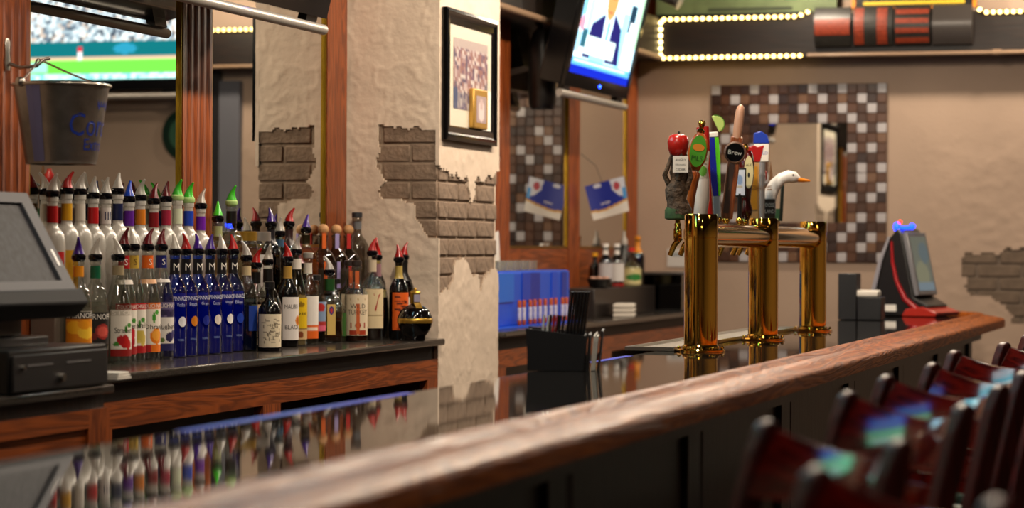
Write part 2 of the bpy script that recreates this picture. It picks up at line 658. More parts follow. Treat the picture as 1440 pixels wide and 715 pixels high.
CO = 0.068
for r in range(-2, 6):
    zc = 1.403 + CO * r + CO / 2
    half = r % 2 == 0
    if 1.38 < zc < 1.83:                      # face towards the room's near end
        x = PX - 0.005
        L = [0.105, 0.215] if half else [0.215, 0.105]
        for ln in L:
            if x - ln > -3.16:
                brick(pillar, x - ln / 2, PY0 + 0.012, zc, ln - 0.009, 0.012, CO - 0.010)
            x -= ln
for r in range(-4, 5):
    zc = 1.403 + CO * r + CO / 2
    y = PY0 + 0.02
    L = [0.112, 0.225, 0.225, 0.14] if r % 2 else [0.225, 0.225, 0.225, 0.03]
    for ln in L:
        if ln > 0.05:
            brick(pillar, PX - 0.012, y + ln / 2, zc, 0.012, ln - 0.009, CO - 0.010)
        y += ln

# far wall: plaster coat and its patch of bare brick
PATCH = [(-1.43, 1.293), (-1.409, 1.366), (-1.358, 1.345), (-1.293, 1.367), (-1.239, 1.338), (-1.211, 1.386), (-1.114, 1.375), (-1.043, 1.394), (-0.988, 1.122), (-1.112, 0.975), (-1.183, 0.992), (-1.202, 1.076), (-1.256, 1.1), (-1.328, 1.118), (-1.382, 1.125), (-1.415, 1.161), (-1.423, 1.227)]
wb = bpy.data.objects['wall_back']
pl = plaster('plaster', wb, -1.75, -0.7, 0.4, 2.1, 0.014, PATCH, lambda a, z, o: (a, 12.6 - o, z), 0.002, 3.0, jit=0.02, ramp=0.28)
pl.data.materials.clear()
pl.data.materials.append(M_wall)
M_mort2 = pm('dark_mortar', '6a5c50', 0.9)
MB().box(-1.46, -0.95, 12.596, 12.601, 0.95, 1.42).build('mortar_bed', M_mort2, wb)
for r in range(7):
    x = -1.46 + (0.0 if r % 2 else -0.11)
    while x < -0.98:
        a, b = max(x, -1.455), min(x + 0.215, -0.955)
        if b - a > 0.04:
            brick(wb, (a + b) / 2, 12.594, 0.955 + CO * r + CO / 2, b - a - 0.009, 0.01, CO - 0.010, pm('dark_patch_brick', '665648', 0.9, var=(25, 0.2)))
        x += 0.225
# dark doorway and grey jamb on the far wall, seen only in the mirror
d = MB().box(-0.745, -0.60, 12.56, 12.6, 0, 2.36).build('door_1', pm('dark_door', '171518', 0.5))
struct(d)
MB().box(-0.87, -0.746, 12.55, 12.6, 0, 2.3).build('door_jamb', pm('grey_jamb', '5c5d66', 0.6), d)

# soffit with rope light ------------------------------------------------------------------
M_soffit = wood('soffit_wood', '0e0705', '1c0f09', 'X', 9, 0.5)
sof = struct(MB().box(-3.17, 4.0, 12.45, 12.6, 2.37, 2.585).box(-3.17, -3.0, 9.0, 12.45, 2.37, 2.585).build('trim_%d' % (trim_no + 1), M_soffit))
M_bulb = pm('lit_rope_bulb', 'fff2c8', 0.4, emit=('ffdf90', 9.0))
M_rope = glass('rope_tube', 'f4e6c0')
bulb_me = MB().ball((0, 0, 0), (0.0115, 0.0095, 0.0095), 8, 6).mesh('bulb', smooth=60)


def rope(label, pts, pitch=0.0335):
    r = empty('rope_light', pts[0], 0, label, 'rope light')
    o = Vector(pts[0])
    P = [Vector(p) - o for p in pts]
    MB().tube(P, 0.0085, 8).build('clear_tube', M_rope, r, smooth=60)
    acc = 0.0
    for a, b in zip(P, P[1:]):
        n = max(1, int((b - a).length / pitch))
        for k in range(n):
            q = link('bulb', bulb_me, M_bulb, r)
            q.location = a.lerp(b, (k + 0.5) / n)
            q.rotation_euler = (0, 0, 0) if abs((b - a).x) > 0.01 else (0, PI / 2, 0)
    return r


YR = 12.438
rope('lit rope light looped around the left end of the dark soffit', [(-2.23, YR, 2.372), (-2.99, YR, 2.372), (-2.99, YR, 2.576), (-2.26, YR, 2.576), (-2.19, YR, 2.605)])
rope('lit rope light along the soffit edge right of the striped pads', [(-1.345, YR, 2.604), (-1.31, YR, 2.575), (-0.2, YR, 2.575)])
tag(MB().tube([(-2.21, YR, 2.372), (-1.3, YR, 2.37), (0.8, YR, 2.368)], 0.011, 8).tube([(-1.26, YR, 2.37), (-1.22, YR, 2.37)], 0.016, 8)
    .build('conduit_pipe', pm('tan_conduit', '8d735c', 0.35), smooth=60), 'thin tan conduit pipe along the bottom edge of the soffit', 'pipe')
tag(MB().tube([(-2.985, 9.2, 2.372), (-2.985, 12.40, 2.372)], 0.016, 8).build('conduit_pipe', pm('tan_conduit', '8d735c'), smooth=60),
    'tan conduit pipe along the soffit above the far mirrors', 'pipe')

# four padded drums with orange marks on the soffit
M_orange = pm('burnt_orange', '7c2c12', 0.5, var=(60, 0.3))
M_olive = pm('dark_olive_grey', '23211d', 0.4, var=(40, 0.3))
pads = [(-2.167, -1.977, 'dark drum-shaped pad with one wide orange band on the soffit', 'h1'), (-1.965, -1.762, 'dark drum-shaped pad with two upright orange stripes on the soffit', 'v2'),
        (-1.755, -1.572, 'dark drum-shaped pad with four level orange stripes on the soffit', 'h4'), (-1.562, -1.362, 'grey drum-shaped pad with plain shiny front on the soffit', 'n')]
for x0, x1, lb, kind in pads:
    r = empty('padded_drum', ((x0 + x1) / 2, 12.449, 2.41), 0, lb, 'pad')
    w = (x1 - x0) / 2

    def front(s, t, e=0.0, w=w):
        a = (t - 0.5) * 2
        return (-w + 2 * w * s, -0.02 - 0.045 * math.cos(a * 1.35) - e, 0.005 + 0.2 * t)
    prof = [(0.0, 0.0)] + [(front(0, t / 10)[1], front(0, t / 10)[2]) for t in range(11)] + [(0.0, 0.21)]
    MB().prism(prof, -w, w, 'X').build('drum', M_olive if kind != 'n' else pm('grey_sheen_pad', '3c3734', 0.3), r, smooth=50)

    def band(s0, s1, t0, t1, r=r, front=front):
        n = 8
        vs, fs = [], []
        for e in (0.0, 0.003):
            for i in range(n + 1):
                t = t0 + (t1 - t0) * i / n
                vs += [front(s0, t, e), front(s1, t, e)]
        m = 2 * (n + 1)
        for i in range(n):
            fs += [(2 * i, 2 * i + 1, 2 * i + 3, 2 * i + 2), (m + 2 * i, m + 2 * i + 2, m + 2 * i + 3, m + 2 * i + 1),
                   (2 * i, 2 * i + 2, m + 2 * i + 2, m + 2 * i), (2 * i + 1, m + 2 * i + 1, m + 2 * i + 3, 2 * i + 3)]
        fs += [(0, m, m + 1, 1), (2 * n, 2 * n + 1, m + 2 * n + 1, m + 2 * n)]
        MB().add(vs, fs).build('orange_stripe', M_orange, r)
    if kind == 'h1':
        band(0.02, 0.98, 0.28, 0.7)
    elif kind == 'v2':
        band(0.03, 0.27, 0.03, 0.97)
        band(0.6, 0.86, 0.03, 0.97)
    elif kind == 'h4':
        for k in range(4):
            band(0.04, 0.96, 0.05 + 0.245 * k, 0.18 + 0.245 * k)

# signs above the soffit
r = empty('green_sign', (-2.55, 12.52, 2.585), 0, 'olive green sign board standing on the soffit above the rope light', 'sign')
MB().box(-0.48, 0.48, -0.012, 0.012, 0.022, 0.40).build('board', pm('olive_green_board', '5d6b48', 0.6, var=(6, 0.35)), r)
MB().box(-0.5, 0.5, -0.016, 0.016, 0.0, 0.022).build('lower_frame', M_black, r)
MB().box(-0.2, 0.25, -0.016, -0.012, 0.035, 0.05).build('dark_caption', pm('dark_green', '2c3524', 0.6), r)
r = empty('yellow_framed_sign', (-1.67, 12.52, 2.61), 0, 'black sign with orange and yellow frame above the striped pads', 'sign')
MB().box(-0.32, 0.32, -0.012, 0.012, 0, 0.36).build('board', M_black, r)
for q in (MB().box(-0.32, 0.32, -0.02, -0.012, 0.0, 0.012), MB().box(-0.32, -0.30, -0.02, -0.012, 0.012, 0.36), MB().box(0.30, 0.32, -0.02, -0.012, 0.012, 0.36)):
    q.build('orange_frame', pm('amber_frame', 'd9821c', 0.4, emit=('d9821c', 0.1)), r)
MB().box(-0.26, 0.26, -0.016, -0.012, 0.022, 0.04).build('yellow_line', pm('yellow_print', 'd8b82a', 0.5), r)

# spotlight hanging by the corner
r = empty('spotlight', (-2.90, 12.2, 2.68), 0, 'small silver spotlight hanging above the corner of the soffit', 'spotlight')
Mt = Matrix.Rotation(math.radians(115), 4, 'Y')
MB().lathe([(0.035, -0.07), (0.04, -0.05), (0.04, 0.06), (0.048, 0.075), (0.048, 0.08)], 20, Mt).build('housing', M_silver, r, smooth=40)
MB().tube([(0, 0, 0.03), (0, 0, 0.31)], 0.008, 8).build('stem', M_silver, r)

# ------------------------------------------------------------------ ceiling lamps (their light sits in the lamp)
M_lampglow = pm('lamp_diffuser', 'fff0d8', 0.5, emit=('ffe2b8', 6.0))
for i, (x, y, watts, cone) in enumerate(DOWNLIGHTS):
    r = empty('ceiling_downlight', (x, y, CEIL), 0, 'round recessed ceiling downlight over the bar room', 'downlight', 'recessed ceiling downlights')
    MB().lathe([(0.085, -0.004), (0.09, -0.012), (0.07, -0.014), (0.065, -0.001)], 20, caps=False).build('trim_ring', M_silver, r, smooth=40)
    MB().lathe([(0.0645, -0.003), (0.0645, 0.0)], 20).build('diffuser', M_lampglow, r)
    ld = bpy.data.lights.new('downlight_lamp', 'SPOT')
    ld.energy = watts
    ld.color = WARM
    ld.spot_size = math.radians(cone)
    ld.spot_blend = 0.25
    ld.shadow_soft_size = 0.06
    lo = bpy.data.objects.new('downlight_lamp', ld)
    C.objects.link(lo)
    lo.parent = r
    lo.location = (0, 0, -0.06)
for x, y, sx, sy, watts in FILL_PANELS:  # fill panels, added for their soft light
    r = empty('added_fill_panel', (x, y, CEIL), 0, 'unseen ceiling light panel added as fill over the customer side', 'ceiling light', 'added fill light panels')
    MB().box(-sx / 2 - 0.03, sx / 2 + 0.03, -sy / 2 - 0.03, sy / 2 + 0.03, -0.03, 0).build('housing', M_silver, r)
    MB().box(-sx / 2, sx / 2, -sy / 2, sy / 2, -0.034, -0.03).build('diffuser', pm('fill_panel_diffuser', 'fff4e4', 0.5, emit=('ffe8cc', 1.5)), r)
    ld = bpy.data.lights.new('fill_panel_lamp', 'AREA')
    ld.shape = 'RECTANGLE'
    ld.size, ld.size_y = sx, sy
    ld.energy = watts
    ld.color = (1.0, 0.86, 0.70)
    lo = bpy.data.objects.new('fill_panel_lamp', ld)
    C.objects.link(lo)
    lo.parent = r
    lo.location = (0, 0, -0.04)

# ------------------------------------------------------------------ mosaic mirror on the far wall
mo = empty('mosaic_mirror', (-2.282, 12.6, 1.299), 0, 'square wall mirror framed in brown and white mosaic tiles', 'mirror')
TP, TZ = 0.932 / 18, 0.935 / 18
MB().box(-0.466, 0.466, -0.012, 0, 0, 0.935).build('backing_board', pm('mosaic_grout', '4a382e', 0.8), mo)
MB().box(-0.466 + 6 * TP, -0.466 + 14 * TP, -0.016, -0.012, 4 * TZ, 14 * TZ).build('mirror_glass', M_mirror, mo)
WHITE = {(0, 0), (0, 4), (0, 10), (0, 13), (0, 17), (1, 2), (1, 6), (1, 11), (1, 15), (2, 4), (2, 9), (2, 13), (2, 16), (3, 6), (3, 11), (3, 14), (4, 2), (4, 15), (4, 17),
         (6, 14), (6, 16), (8, 15), (8, 17), (9, 15), (10, 17), (11, 14), (11, 16), (13, 15), (13, 17), (14, 14), (15, 13), (15, 16), (16, 15), (17, 13), (17, 17), (14, 11), (16, 11),
         (17, 7), (11, 1), (13, 2), (6, 0), (6, 4), (7, 3), (8, 1), (9, 5), (10, 3), (12, 4), (15, 1), (15, 4), (15, 8), (16, 6), (17, 3), (5, 1), (14, 5)}
tile_me = MB().box(-TP / 2 + 0.0015, TP / 2 - 0.0015, -0.008, 0, -TZ / 2 + 0.0015, TZ / 2 - 0.0015).mesh('tile', bevel=0.002, seg=1)
TM = [pm('white_tile', 'a9a4a6', 0.3)] + [pm('brown_tile_%s' % n, c, 0.3) for n, c in (('umber', '3f2517'), ('tan', '694a34'), ('chestnut', '50311f'), ('cocoa', '2e1a13'))]
tiles = []
for m in TM:
    me = tile_me.copy()
    me.materials.clear()
    me.materials.append(m)
    tiles.append(me)
for r_ in range(18):
    for c_ in range(18):
        if 4 <= r_ < 14 and 6 <= c_ < 14:
            continue
        k = 0 if (r_, c_) in WHITE else random.choice([1, 2, 3, 3, 4, 1])
        o = link('tile', tiles[k], None, mo)
        o.location = (-0.466 + (c_ + 0.5) * TP, -0.012, (17.5 - r_) * TZ)


# ------------------------------------------------------------------ televisions
def television(label, img, screen_w=1.045, arm=0.26, scr=None):
    """wall television facing local +x, origin at the middle of the screen's bottom edge"""
    r = empty('television', (0, 0, 0), 0, label, 'television')
    sw, sh = screen_w, screen_w * 9 / 16
    b = 0.035
    hw = sw / 2
    T = Matrix.Rotation(0, 4, 'Y')
    MB().box(-0.11, -0.002, -hw - b, hw + b, -0.062, sh + b).build('case', M_blackgloss, r, bevel=0.008)
    for q in (MB().box(-0.004, 0.012, -hw - b, hw + b, -0.062, -0.001), MB().box(-0.004, 0.012, -hw - b, hw + b, sh + 0.001, sh + b),
              MB().box(-0.004, 0.012, -hw - b, -hw - 0.001, -0.001, sh + 0.001), MB().box(-0.004, 0.012, hw + 0.001, hw + b, -0.001, sh + 0.001)):
        q.build('bezel', M_blackgloss, r)
    printed('screen', img, lambda s, t: (0.002, -hw + sw * s, sh * t), scr or M_screen, r)
    bar = MB().tube([(0.004, -hw - b - 0.02, -0.098), (0.004, hw + b + 0.012, -0.098)], 0.017, 14).build('silver_bar', M_silver, r, smooth=50)
    for yy in (-hw + 0.06, hw - 0.06):
        MB().box(-0.03, 0.0, yy - 0.045, yy + 0.045, -0.092, -0.06).build('bracket', M_black, r)
    MB().lathe([(0.006, 0), (0.006, 0.003)], 12, Matrix.Translation((0.012, 0.02, -0.032)) @ Matrix.Rotation(PI / 2, 4, 'Y')).build('power_light', pm('blue_led', '2040ff', 0.4, emit=('1a3cff', 30)), r)
    MB().box(-arm, -0.11, -0.1, 0.1, 0.0, 0.19).build('wall_bracket', M_black, r)
    return r


def set_tv(r, x, y, z, tilt):
    r.matrix_world = Matrix.Translation((x, y, z)) @ Matrix.Rotation(math.radians(tilt), 4, 'Y')


news = Img(128, 72, 'c6ecf6')
news.rect(0, 0, 0.22, 0.86, 'e4f8ff').rect(0.02, 0.3, 0.09, 0.6, '7fbede').ell(0.07, 0.62, 0.04, 0.06, 'dc8a9c').rect(0.13, 0.35, 0.2, 0.7, 'a8dcf0').rect(0.03, 0.68, 0.1, 0.84, '9fd0ea')
news.rect(0.66, 0, 1, 0.88, 'cdf2ff').rect(0.80, 0.36, 0.90, 0.58, '1f3646').rect(0.84, 0.5, 0.96, 0.88, 'eefcff').rect(0.93, 0, 1, 0.7, 'b4dcb8').rect(0.70, 0.45, 0.79, 0.88, '9adcf0')
news.poly([(0.16, 0.86), (0.22, 0.60), (0.40, 0.50), (0.56, 0.48), (0.70, 0.58), (0.76, 0.86)], '23205a')
news.poly([(0.40, 0.5), (0.55, 0.49), (0.53, 0.86), (0.43, 0.86)], 'd4ecff').rect(0.465, 0.56, 0.50, 0.78, '2b8fc8')
news.ell(0.47, 0.38, 0.085, 0.16, 'c98e52').ell(0.47, 0.24, 0.09, 0.07, '4c4038').rect(0.43, 0.36, 0.51, 0.375, '8a5a34').rect(0.44, 0.47, 0.50, 0.48, '9a5a44')
news.rect(0.18, 0.70, 0.66, 0.84, 'dff6f0').rect(0.21, 0.72, 0.44, 0.74, '9fc0c8').rect(0.21, 0.76, 0.6, 0.775, 'bcd6d4').rect(0.10, 0.66, 0.18, 0.80, '2c5a68').rect(0.28, 0.84, 0.52, 0.875, '8ff0ff')
news.rect(0, 0.875, 1, 0.93, '5aa4e4').rect(0.06, 0.89, 0.92, 0.91, 'dcf0ff').rect(0, 0.93, 1, 1, '1424a4')
tv2 = television('wall television showing a news programme, tilted down by the far mirrors', news)
set_tv(tv2, -2.87, 10.71, 2.143, 13)

sport = Img(96, 54, '8fe6f4')
sport.rect(0, 0.55, 1, 1, '3fd2ea').speck(0.0, 0.0, 1, 0.4, ['dff6ff', '9cc8e0', 'b8e8f0', 'f4ffff'], 4).rect(0, 0.7, 1, 1, 'c8fbff').rect(0.1, 0.78, 0.4, 0.9, '1d6fd8')
tv1 = television('wall television seen edge-on from below, tilted down above the bottle mirrors', sport, scr=M_screen_bright)
set_tv(tv1, -2.862, 6.745, 2.168, 13)

sport0 = Img(32, 18, '2f62e0')
sport0.rect(0, 0.45, 1, 1, '7ee8b4').rect(0.1, 0.1, 0.9, 0.3, '4f9af0').rect(0.1, 0.8, 0.6, 0.95, 'c8fff0')
tv0 = television('wall television above the till, seen only as glints on the bar stools', sport0, scr=M_screen_bright)
set_tv(tv0, -2.862, 4.35, 2.168, 13)

ball = Img(128, 72, '2f9a6a')
ball.speck(0, 0, 1, 0.69, ['d8e4ea', '6f7f8f', 'b9c6cf', '3f4a58', 'c8b6a8', 'e8f2f4', '9fb4c0'], 2)
ball.rect(0, 0.685, 1, 0.81, '0f6a72').rect(0.0, 0.69, 0.1, 0.81, '2ea9b8').ell(0.72, 0.745, 0.06, 0.045, '2a8fb0')
ball.rect(0, 0.81, 1, 0.835, 'd8b89a').rect(0, 0.835, 1, 0.945, '6fdc4a').rect(0, 0.945, 1, 1, '9fe8e4').rect(0.05, 0.85, 0.32, 0.93, '9fd8d0')
ball.rect(0.475, 0.72, 0.5, 0.77, 'd02a3a').rect(0.475, 0.77, 0.5, 0.84, 'e8f4f4').speck(0.02, 0.955, 0.98, 0.99, ['dffcff', '7fd0d8', 'bff4f4'], 3)
ball.flip()
tv3 = television('television showing a baseball game high on the far wall, seen in the mirror', ball, 1.2, 0.13)
tv3.matrix_world = Matrix.Translation((-0.02, 12.30, 2.30)) @ Matrix.Rotation(-PI / 2, 4, 'Z')

# hanging loudspeaker and loose cable left of the news television
r = empty('wall_speaker', (-3.02, 10.32, 2.16), 0, 'black cylindrical loudspeaker hanging left of the news television', 'speaker')
MB().lathe([(0.055, -0.17), (0.062, -0.15), (0.062, 0.10), (0.045, 0.16), (0.02, 0.19)], 20).build('body', M_black, r, smooth=40)
MB().lathe([(0.05, -0.176), (0.05, -0.17)], 20).build('grille', pm('speaker_cloth', '1b1a1a', 0.9), r)
MB().tube([(0, 0, 0.18), (-0.05, 0, 0.24), (-0.14, 0, 0.24)], 0.012, 8).build('arm', M_black, r)
tag(MB().tube([(-2.95, 10.44, 2.36), (-2.96, 10.43, 2.34), (-3.03, 10.36, 2.33), (-3.05, 10.33, 2.25), (-3.0, 10.40, 2.20), (-2.98, 10.5, 2.25)], 0.009, 8).build('television_cable', pm('brown_cable', '5a4a3a', 0.6), smooth=60),
    'loose brown cable looping down beside the news television', 'cable')

# round green sign seen in the mirror
r = empty('round_sign', (-0.53, 12.6, 2.0), 0, 'round dark green sign on the far wall, seen in the mirror', 'sign')
Mr = Matrix.Rotation(PI / 2, 4, 'X')
MB().lathe([(0.15, 0), (0.15, 0.02), (0.14, 0.028)], 28, Mr).build('disc', pm('sign_green', '16352a', 0.5), r, smooth=40)
MB().lathe([(0.10, 0.028), (0.10, 0.032)], 28, Mr).build('centre', pm('sign_green_pale', '2f5a44', 0.5), r)

# ------------------------------------------------------------------ framed picture on the pillar
r = empty('picture_frame', (-2.797, 8.578, 1.757), 0, 'black framed team photograph with a small gold frame inside, on the pillar', 'picture')
W, H = 0.615, 0.481
fw = 0.055
prof = [(0, 0), (0.018, 0), (0.021, 0.012), (0.018, 0.022), (0.013, 0.03), (0.014, 0.05), (0.010, 0.055), (0, 0.055)]


def frame_side(a, b, ins):
    """mitred moulding from corner a to b (y, z); ins = inward direction"""
    vs, fs = [], []
    d = (Vector(b) - Vector(a)).normalized()
    for p, sgn in ((a, 1), (b, -1)):
        for x, w in prof:
            q = Vector(p) + Vector(ins) * w + d * w * sgn
            vs.append((x, q.x, q.y))
    n = len(prof)
    for i in range(n):
        fs.append((i, (i + 1) % n, n + (i + 1) % n, n + i))
    fs += [tuple(range(n)), tuple(reversed(range(n, 2 * n)))]
    return MB().add(vs, fs)


cs = [(-W / 2, 0), (W / 2, 0), (W / 2, H), (-W / 2, H)]
for i, ins in enumerate([(0, 1), (-1, 0), (0, -1), (1, 0)]):
    frame_side(cs[i], cs[(i + 1) % 4], ins).build('moulding', M_blackgloss, r)
MB().box(0.0, 0.008, -W / 2 + fw, W / 2 - fw, fw, H - fw).build('mat_board', pm('cream_mat', 'fbf3e6', 0.8), r)
ph = Img(40, 36, 'b9a6b4')
ph.speck(0, 0.1, 1, 0.75, ['8d6a86', 'b8969e', '6a5c7c', 'd8c4cc', 'a87a7c', 'e8dce0'], 2).rect(0, 0, 1, 0.12, 'cdbcc0').speck(0, 0.75, 1, 1, ['8a7f9a', 'c8c0c8', '5f5c88', 'a49aa8'], 2)
ph.rect(0, 0.7, 0.12, 1, '49598a').rect(0.92, 0.6, 1, 1, '7f7688')
printed('photograph', ph, lambda s, t: (0.0095, -0.205 + 0.41 * s, 0.12 + 0.26 * t), M_print, r)
g = MB().box(0.008, 0.030, -0.02, 0.15, 0.055, 0.205)
g.build('gold_inner_frame', pm('aged_gilt', 'c79a48', 0.35, 0.6), r, bevel=0.006)
g2 = Img(16, 16, 'a58f90')
g2.ell(0.5, 0.55, 0.3, 0.4, 'd9c6c6').rect(0.38, 0.1, 0.6, 0.5, 'c0a8a8')
printed('small_photograph', g2, lambda s, t: (0.0308, 0.005 + 0.12 * s, 0.078 + 0.10 * t), M_print, r)
MB().box(0.0102, 0.0106, -W / 2 + fw, -0.022, fw, H - fw).box(0.0102, 0.0106, -0.022, W / 2 - fw, 0.207, H - fw).build('pane', glass('picture_glass', 'fafaf8', 1.0, shine=0.3), r)

# ------------------------------------------------------------------ back counters
M_apron_shade = pm('apron_painted_shade', '2b1a10', 0.6)  # dark brown stands in for the shade under the counter slab


def back_counter(y0, y1, label_top, label_cab, ends, right_open=True):
    top = MB().box(-3.146, -2.772, y0, y1, 1.016, 1.04).build('counter_top', M_granite2, bevel=0.006)
    tag(top, label_top, 'counter top')
    cab = empty('back_bar_cabinet', (-2.98, (y0 + y1) / 2, 0), 0, label_cab, 'cabinet')
    o = Vector((-2.98, (y0 + y1) / 2, 0))

    def B(x0, x1, a, b, z0, z1):
        return MB().box(x0 - o.x, x1 - o.x, a - o.y, b - o.y, z0, z1)
    B(-3.165, -2.815, y0, y1, 0.966, 1.0155).build('apron', M_apron_shade, cab)
    B(-2.83, -2.80, y0, y1, 0.896, 0.966).build('fascia', M_oak, cab)
    B(-3.165, -3.10, y0, y1, 0, 0.966).build('back_board', M_black, cab)
    B(-3.165, -2.80, y0, y1, 0, 0.10).build('plinth', M_darkwood, cab)
    for a, b in ends:
        B(-2.83, -2.80, a, b, 0.10, 0.896).build('stile', M_oak_v, cab)
    ys = [e for e in ends]
    for (a, b), (c, d_) in zip(ys, ys[1:]):
        B(-2.85, -2.812, b, d_ - (d_ - c), 0.10, 0.60).build('drawer_front', M_oak, cab)
        B(-3.10, -2.83, b, c, 0.58, 0.60).build('shelf', M_black, cab)
    return cab


back_counter(5.352, 8.249, 'grey stone counter top under the liquor bottles', 'oak back bar cabinet with dark openings below the liquor bottles', [(5.352, 5.645), (6.64, 6.775), (8.135, 8.249)])
back_counter(8.98, 12.55, 'grey stone counter top under the blue tube display', 'oak back bar cabinet beyond the pillar under the blue display', [(8.98, 9.08), (10.55, 10.72), (12.45, 12.55)])
cab = empty('register_cabinet', (-2.9, 4.75, 0), 0, 'projecting oak cabinet with panelled front under the cash register', 'cabinet')
MB().box(-0.265, 0.225, -0.6, 0.598, 0.0, 1.008).build('body', M_darkwood, cab)
MB().box(0.225, 0.24, 0.49, 0.598, 0.0, 0.975).build('stile', M_oak_v, cab)
MB().box(0.225, 0.24, -0.6, 0.49, 0.93, 0.975).build('rail', M_oak, cab)
MB().box(0.225, 0.232, -0.6, 0.49, 0.05, 0.93).build('panel', M_oak, cab)
tag(MB().box(-3.146, -2.645, 4.15, 5.348, 1.01, 1.032).build('counter_top', M_granite2, bevel=0.006), 'grey stone counter top under the cash register', 'counter top')

# small stack of paper slips by the cash drawer
r = empty('paper_slips', (-2.70, 5.372, 1.04), 0, 'small stack of white paper slips beside the cash drawer', 'paper')
for k in range(3):
    MB().box(-0.04, 0.05, 0.0, 0.075, 0.0005 + 0.006 * k, 0.005 + 0.006 * k, Matrix.Rotation(0.06 * k, 4, 'Z')).build('slip', M_white, r)

# ------------------------------------------------------------------ till: cash drawer and touch terminal
cd = empty('cash_drawer', (-2.84, 5.06, 1.0325), 0, 'flat black steel cash drawer under the touch screen', 'cash drawer')
MB().box(-0.22, 0.195, -0.24, 0.24, 0.0, 0.10).build('case', M_black, cd, bevel=0.005)
MB().box(0.195, 0.203, -0.232, 0.232, 0.006, 0.088).build('drawer_front', pm('charcoal_steel', '1b1a1c', 0.4), cd, bevel=0.002)
for a in (-0.17, 0.02):
    MB().box(0.203, 0.2045, a, a + 0.12, 0.062, 0.066).build('slot', pm('slot_grey', '6b6a6c', 0.4), cd)
MB().lathe([(0.010, 0), (0.010, 0.008)], 14, Matrix.Translation((0.203, -0.005, 0.03)) @ Matrix.Rotation(PI / 2, 4, 'Y')).build('key_lock', M_steel, cd, smooth=40)
MB().lathe([(0.006, 0), (0.006, 0.006)], 12, Matrix.Translation((0.203, -0.19, 0.06)) @ Matrix.Rotation(PI / 2, 4, 'Y')).build('key_lock', M_steel, cd, smooth=40)

pt = empty('touch_terminal', (-2.86, 5.03, 1.133), 0, 'grey touch screen till terminal leaning back on the cash drawer', 'till')
MB().box(-0.14, 0.13, -0.16, 0.14, 0.0, 0.022).box(-0.10, 0.08, -0.12, 0.10, 0.022, 0.09).build('stand', M_black, pt, bevel=0.004)
MB().box(0.08, 0.084, -0.06, 0.06, 0.035, 0.06).build('port_panel', pm('port_grey', '3b3a3c', 0.5), pt)
Tm = Matrix.Translation((0.165, 0, 0.08)) @ Matrix.Rotation(math.radians(-30), 4, 'Y')
M_pos = pm('terminal_grey', '55545a', 0.6, spec=0.2)
body = MB().prism([(0.03, 0.045), (0.03, 0.005), (-0.02, -0.01), (-0.075, 0.06), (-0.075, 0.24), (-0.035, 0.315), (-0.001, 0.315), (-0.001, 0.05)], -0.22, 0.235, 'Y', Tm)
body.build('housing', pm('terminal_black', '17161a', 0.7, spec=0.2), pt, bevel=0.006)
for q in (MB().box(0.0, 0.014, -0.22, 0.235, 0.05, 0.075, Tm), MB().box(0.0, 0.014, -0.22, 0.235, 0.29, 0.318, Tm), MB().box(0.0, 0.014, -0.22, -0.19, 0.075, 0.29, Tm), MB().box(0.0, 0.014, 0.185, 0.235, 0.075, 0.29, Tm)):
    q.build('bezel', M_pos, pt)
MB().box(0.0, 0.006, -0.19, 0.185, 0.075, 0.29, Tm).build('screen', pm('dusty_dark_screen', '2c2c32', 0.6, var=(60, 0.6), spec=0.15), pt)
MB().box(0.0138, 0.0152, 0.204, 0.216, 0.115, 0.16, Tm).build('card_slot', M_black, pt)

# ------------------------------------------------------------------ ice bucket on its hook
hk = empty('bottle_opener_hook', (-3.144, 5.715, 1.83), 0, 'steel bottle opener hook screwed to the fluted post', 'hook')
MB().lathe([(0.012, 0.0), (0.016, 0.02), (0.012, 0.045), (0.014, 0.075), (0.008, 0.085)], 14, Matrix.Scale(0.35, 4, (1, 0, 0))).build('plate', M_steel, hk, smooth=50)
MB().tube([(0.0, 0, 0.02), (0.03, 0.012, 0.008), (0.075, 0.02, 0.012), (0.09, 0.03, 0.03), (0.10, 0.045, 0.034)], 0.005, 8).build('prong', M_steel, hk, smooth=60)
M_galv = pm('galvanised_steel', '8b8680', 0.36, 0.95, var=(9, 0.4), bump=(40, 0.08))
bk = empty('steel_bucket', (-2.925, 5.60, 1.577), 0, 'galvanised steel beer bucket with blue lettering hanging from a hook', 'bucket')
RB, RT, HB = 0.090, 0.121, 0.198
MB().lathe([(0.06, 0.004), (RB - 0.002, 0.004), (RB, 0.0), (RB, 0.004), (RB + (RT - RB) * 0.06, 0.012), (RT, HB), (RT + 0.003, HB + 0.002), (RT + 0.003, HB + 0.006), (RT - 0.002, HB + 0.006), (RT - 0.004, HB), (RB - 0.003, 0.01), (0.06, 0.01)], 48, caps=False).build('pail', M_galv, bk, smooth=40)
MB().lathe([(RB - 0.001, 0.004), (RB - 0.001, 0.008)], 48).build('pail_bottom', M_galv, bk)
MB().tube([((RT + 0.003) * math.cos(a), (RT + 0.003) * math.sin(a), HB + 0.004) for a in [2 * PI * k / 40 for k in range(41)]], 0.004, 8, caps=False).build('rolled_rim', M_steel, bk, smooth=60)


def onb(ang):
    def f(x, y):
        z = HB * 0.5 + y
        rr = RB + (RT - RB) * z / HB + 0.0009
        a = ang + x / 0.106
        return (rr * math.cos(a), rr * math.sin(a), z)
    return f


A0 = math.radians(5)
M_blue = pm('royal_blue_ink', '17318c', 0.4)
lettering('lettering', 'Corona', M_blue, onb(A0), 0.21, 0.058, bk, condense=True)
lettering('lettering', 'Extra', M_blue, lambda x, y: onb(A0 - 0.16)(x, y - 0.05), 0.085, 0.03, bk, condense=True)


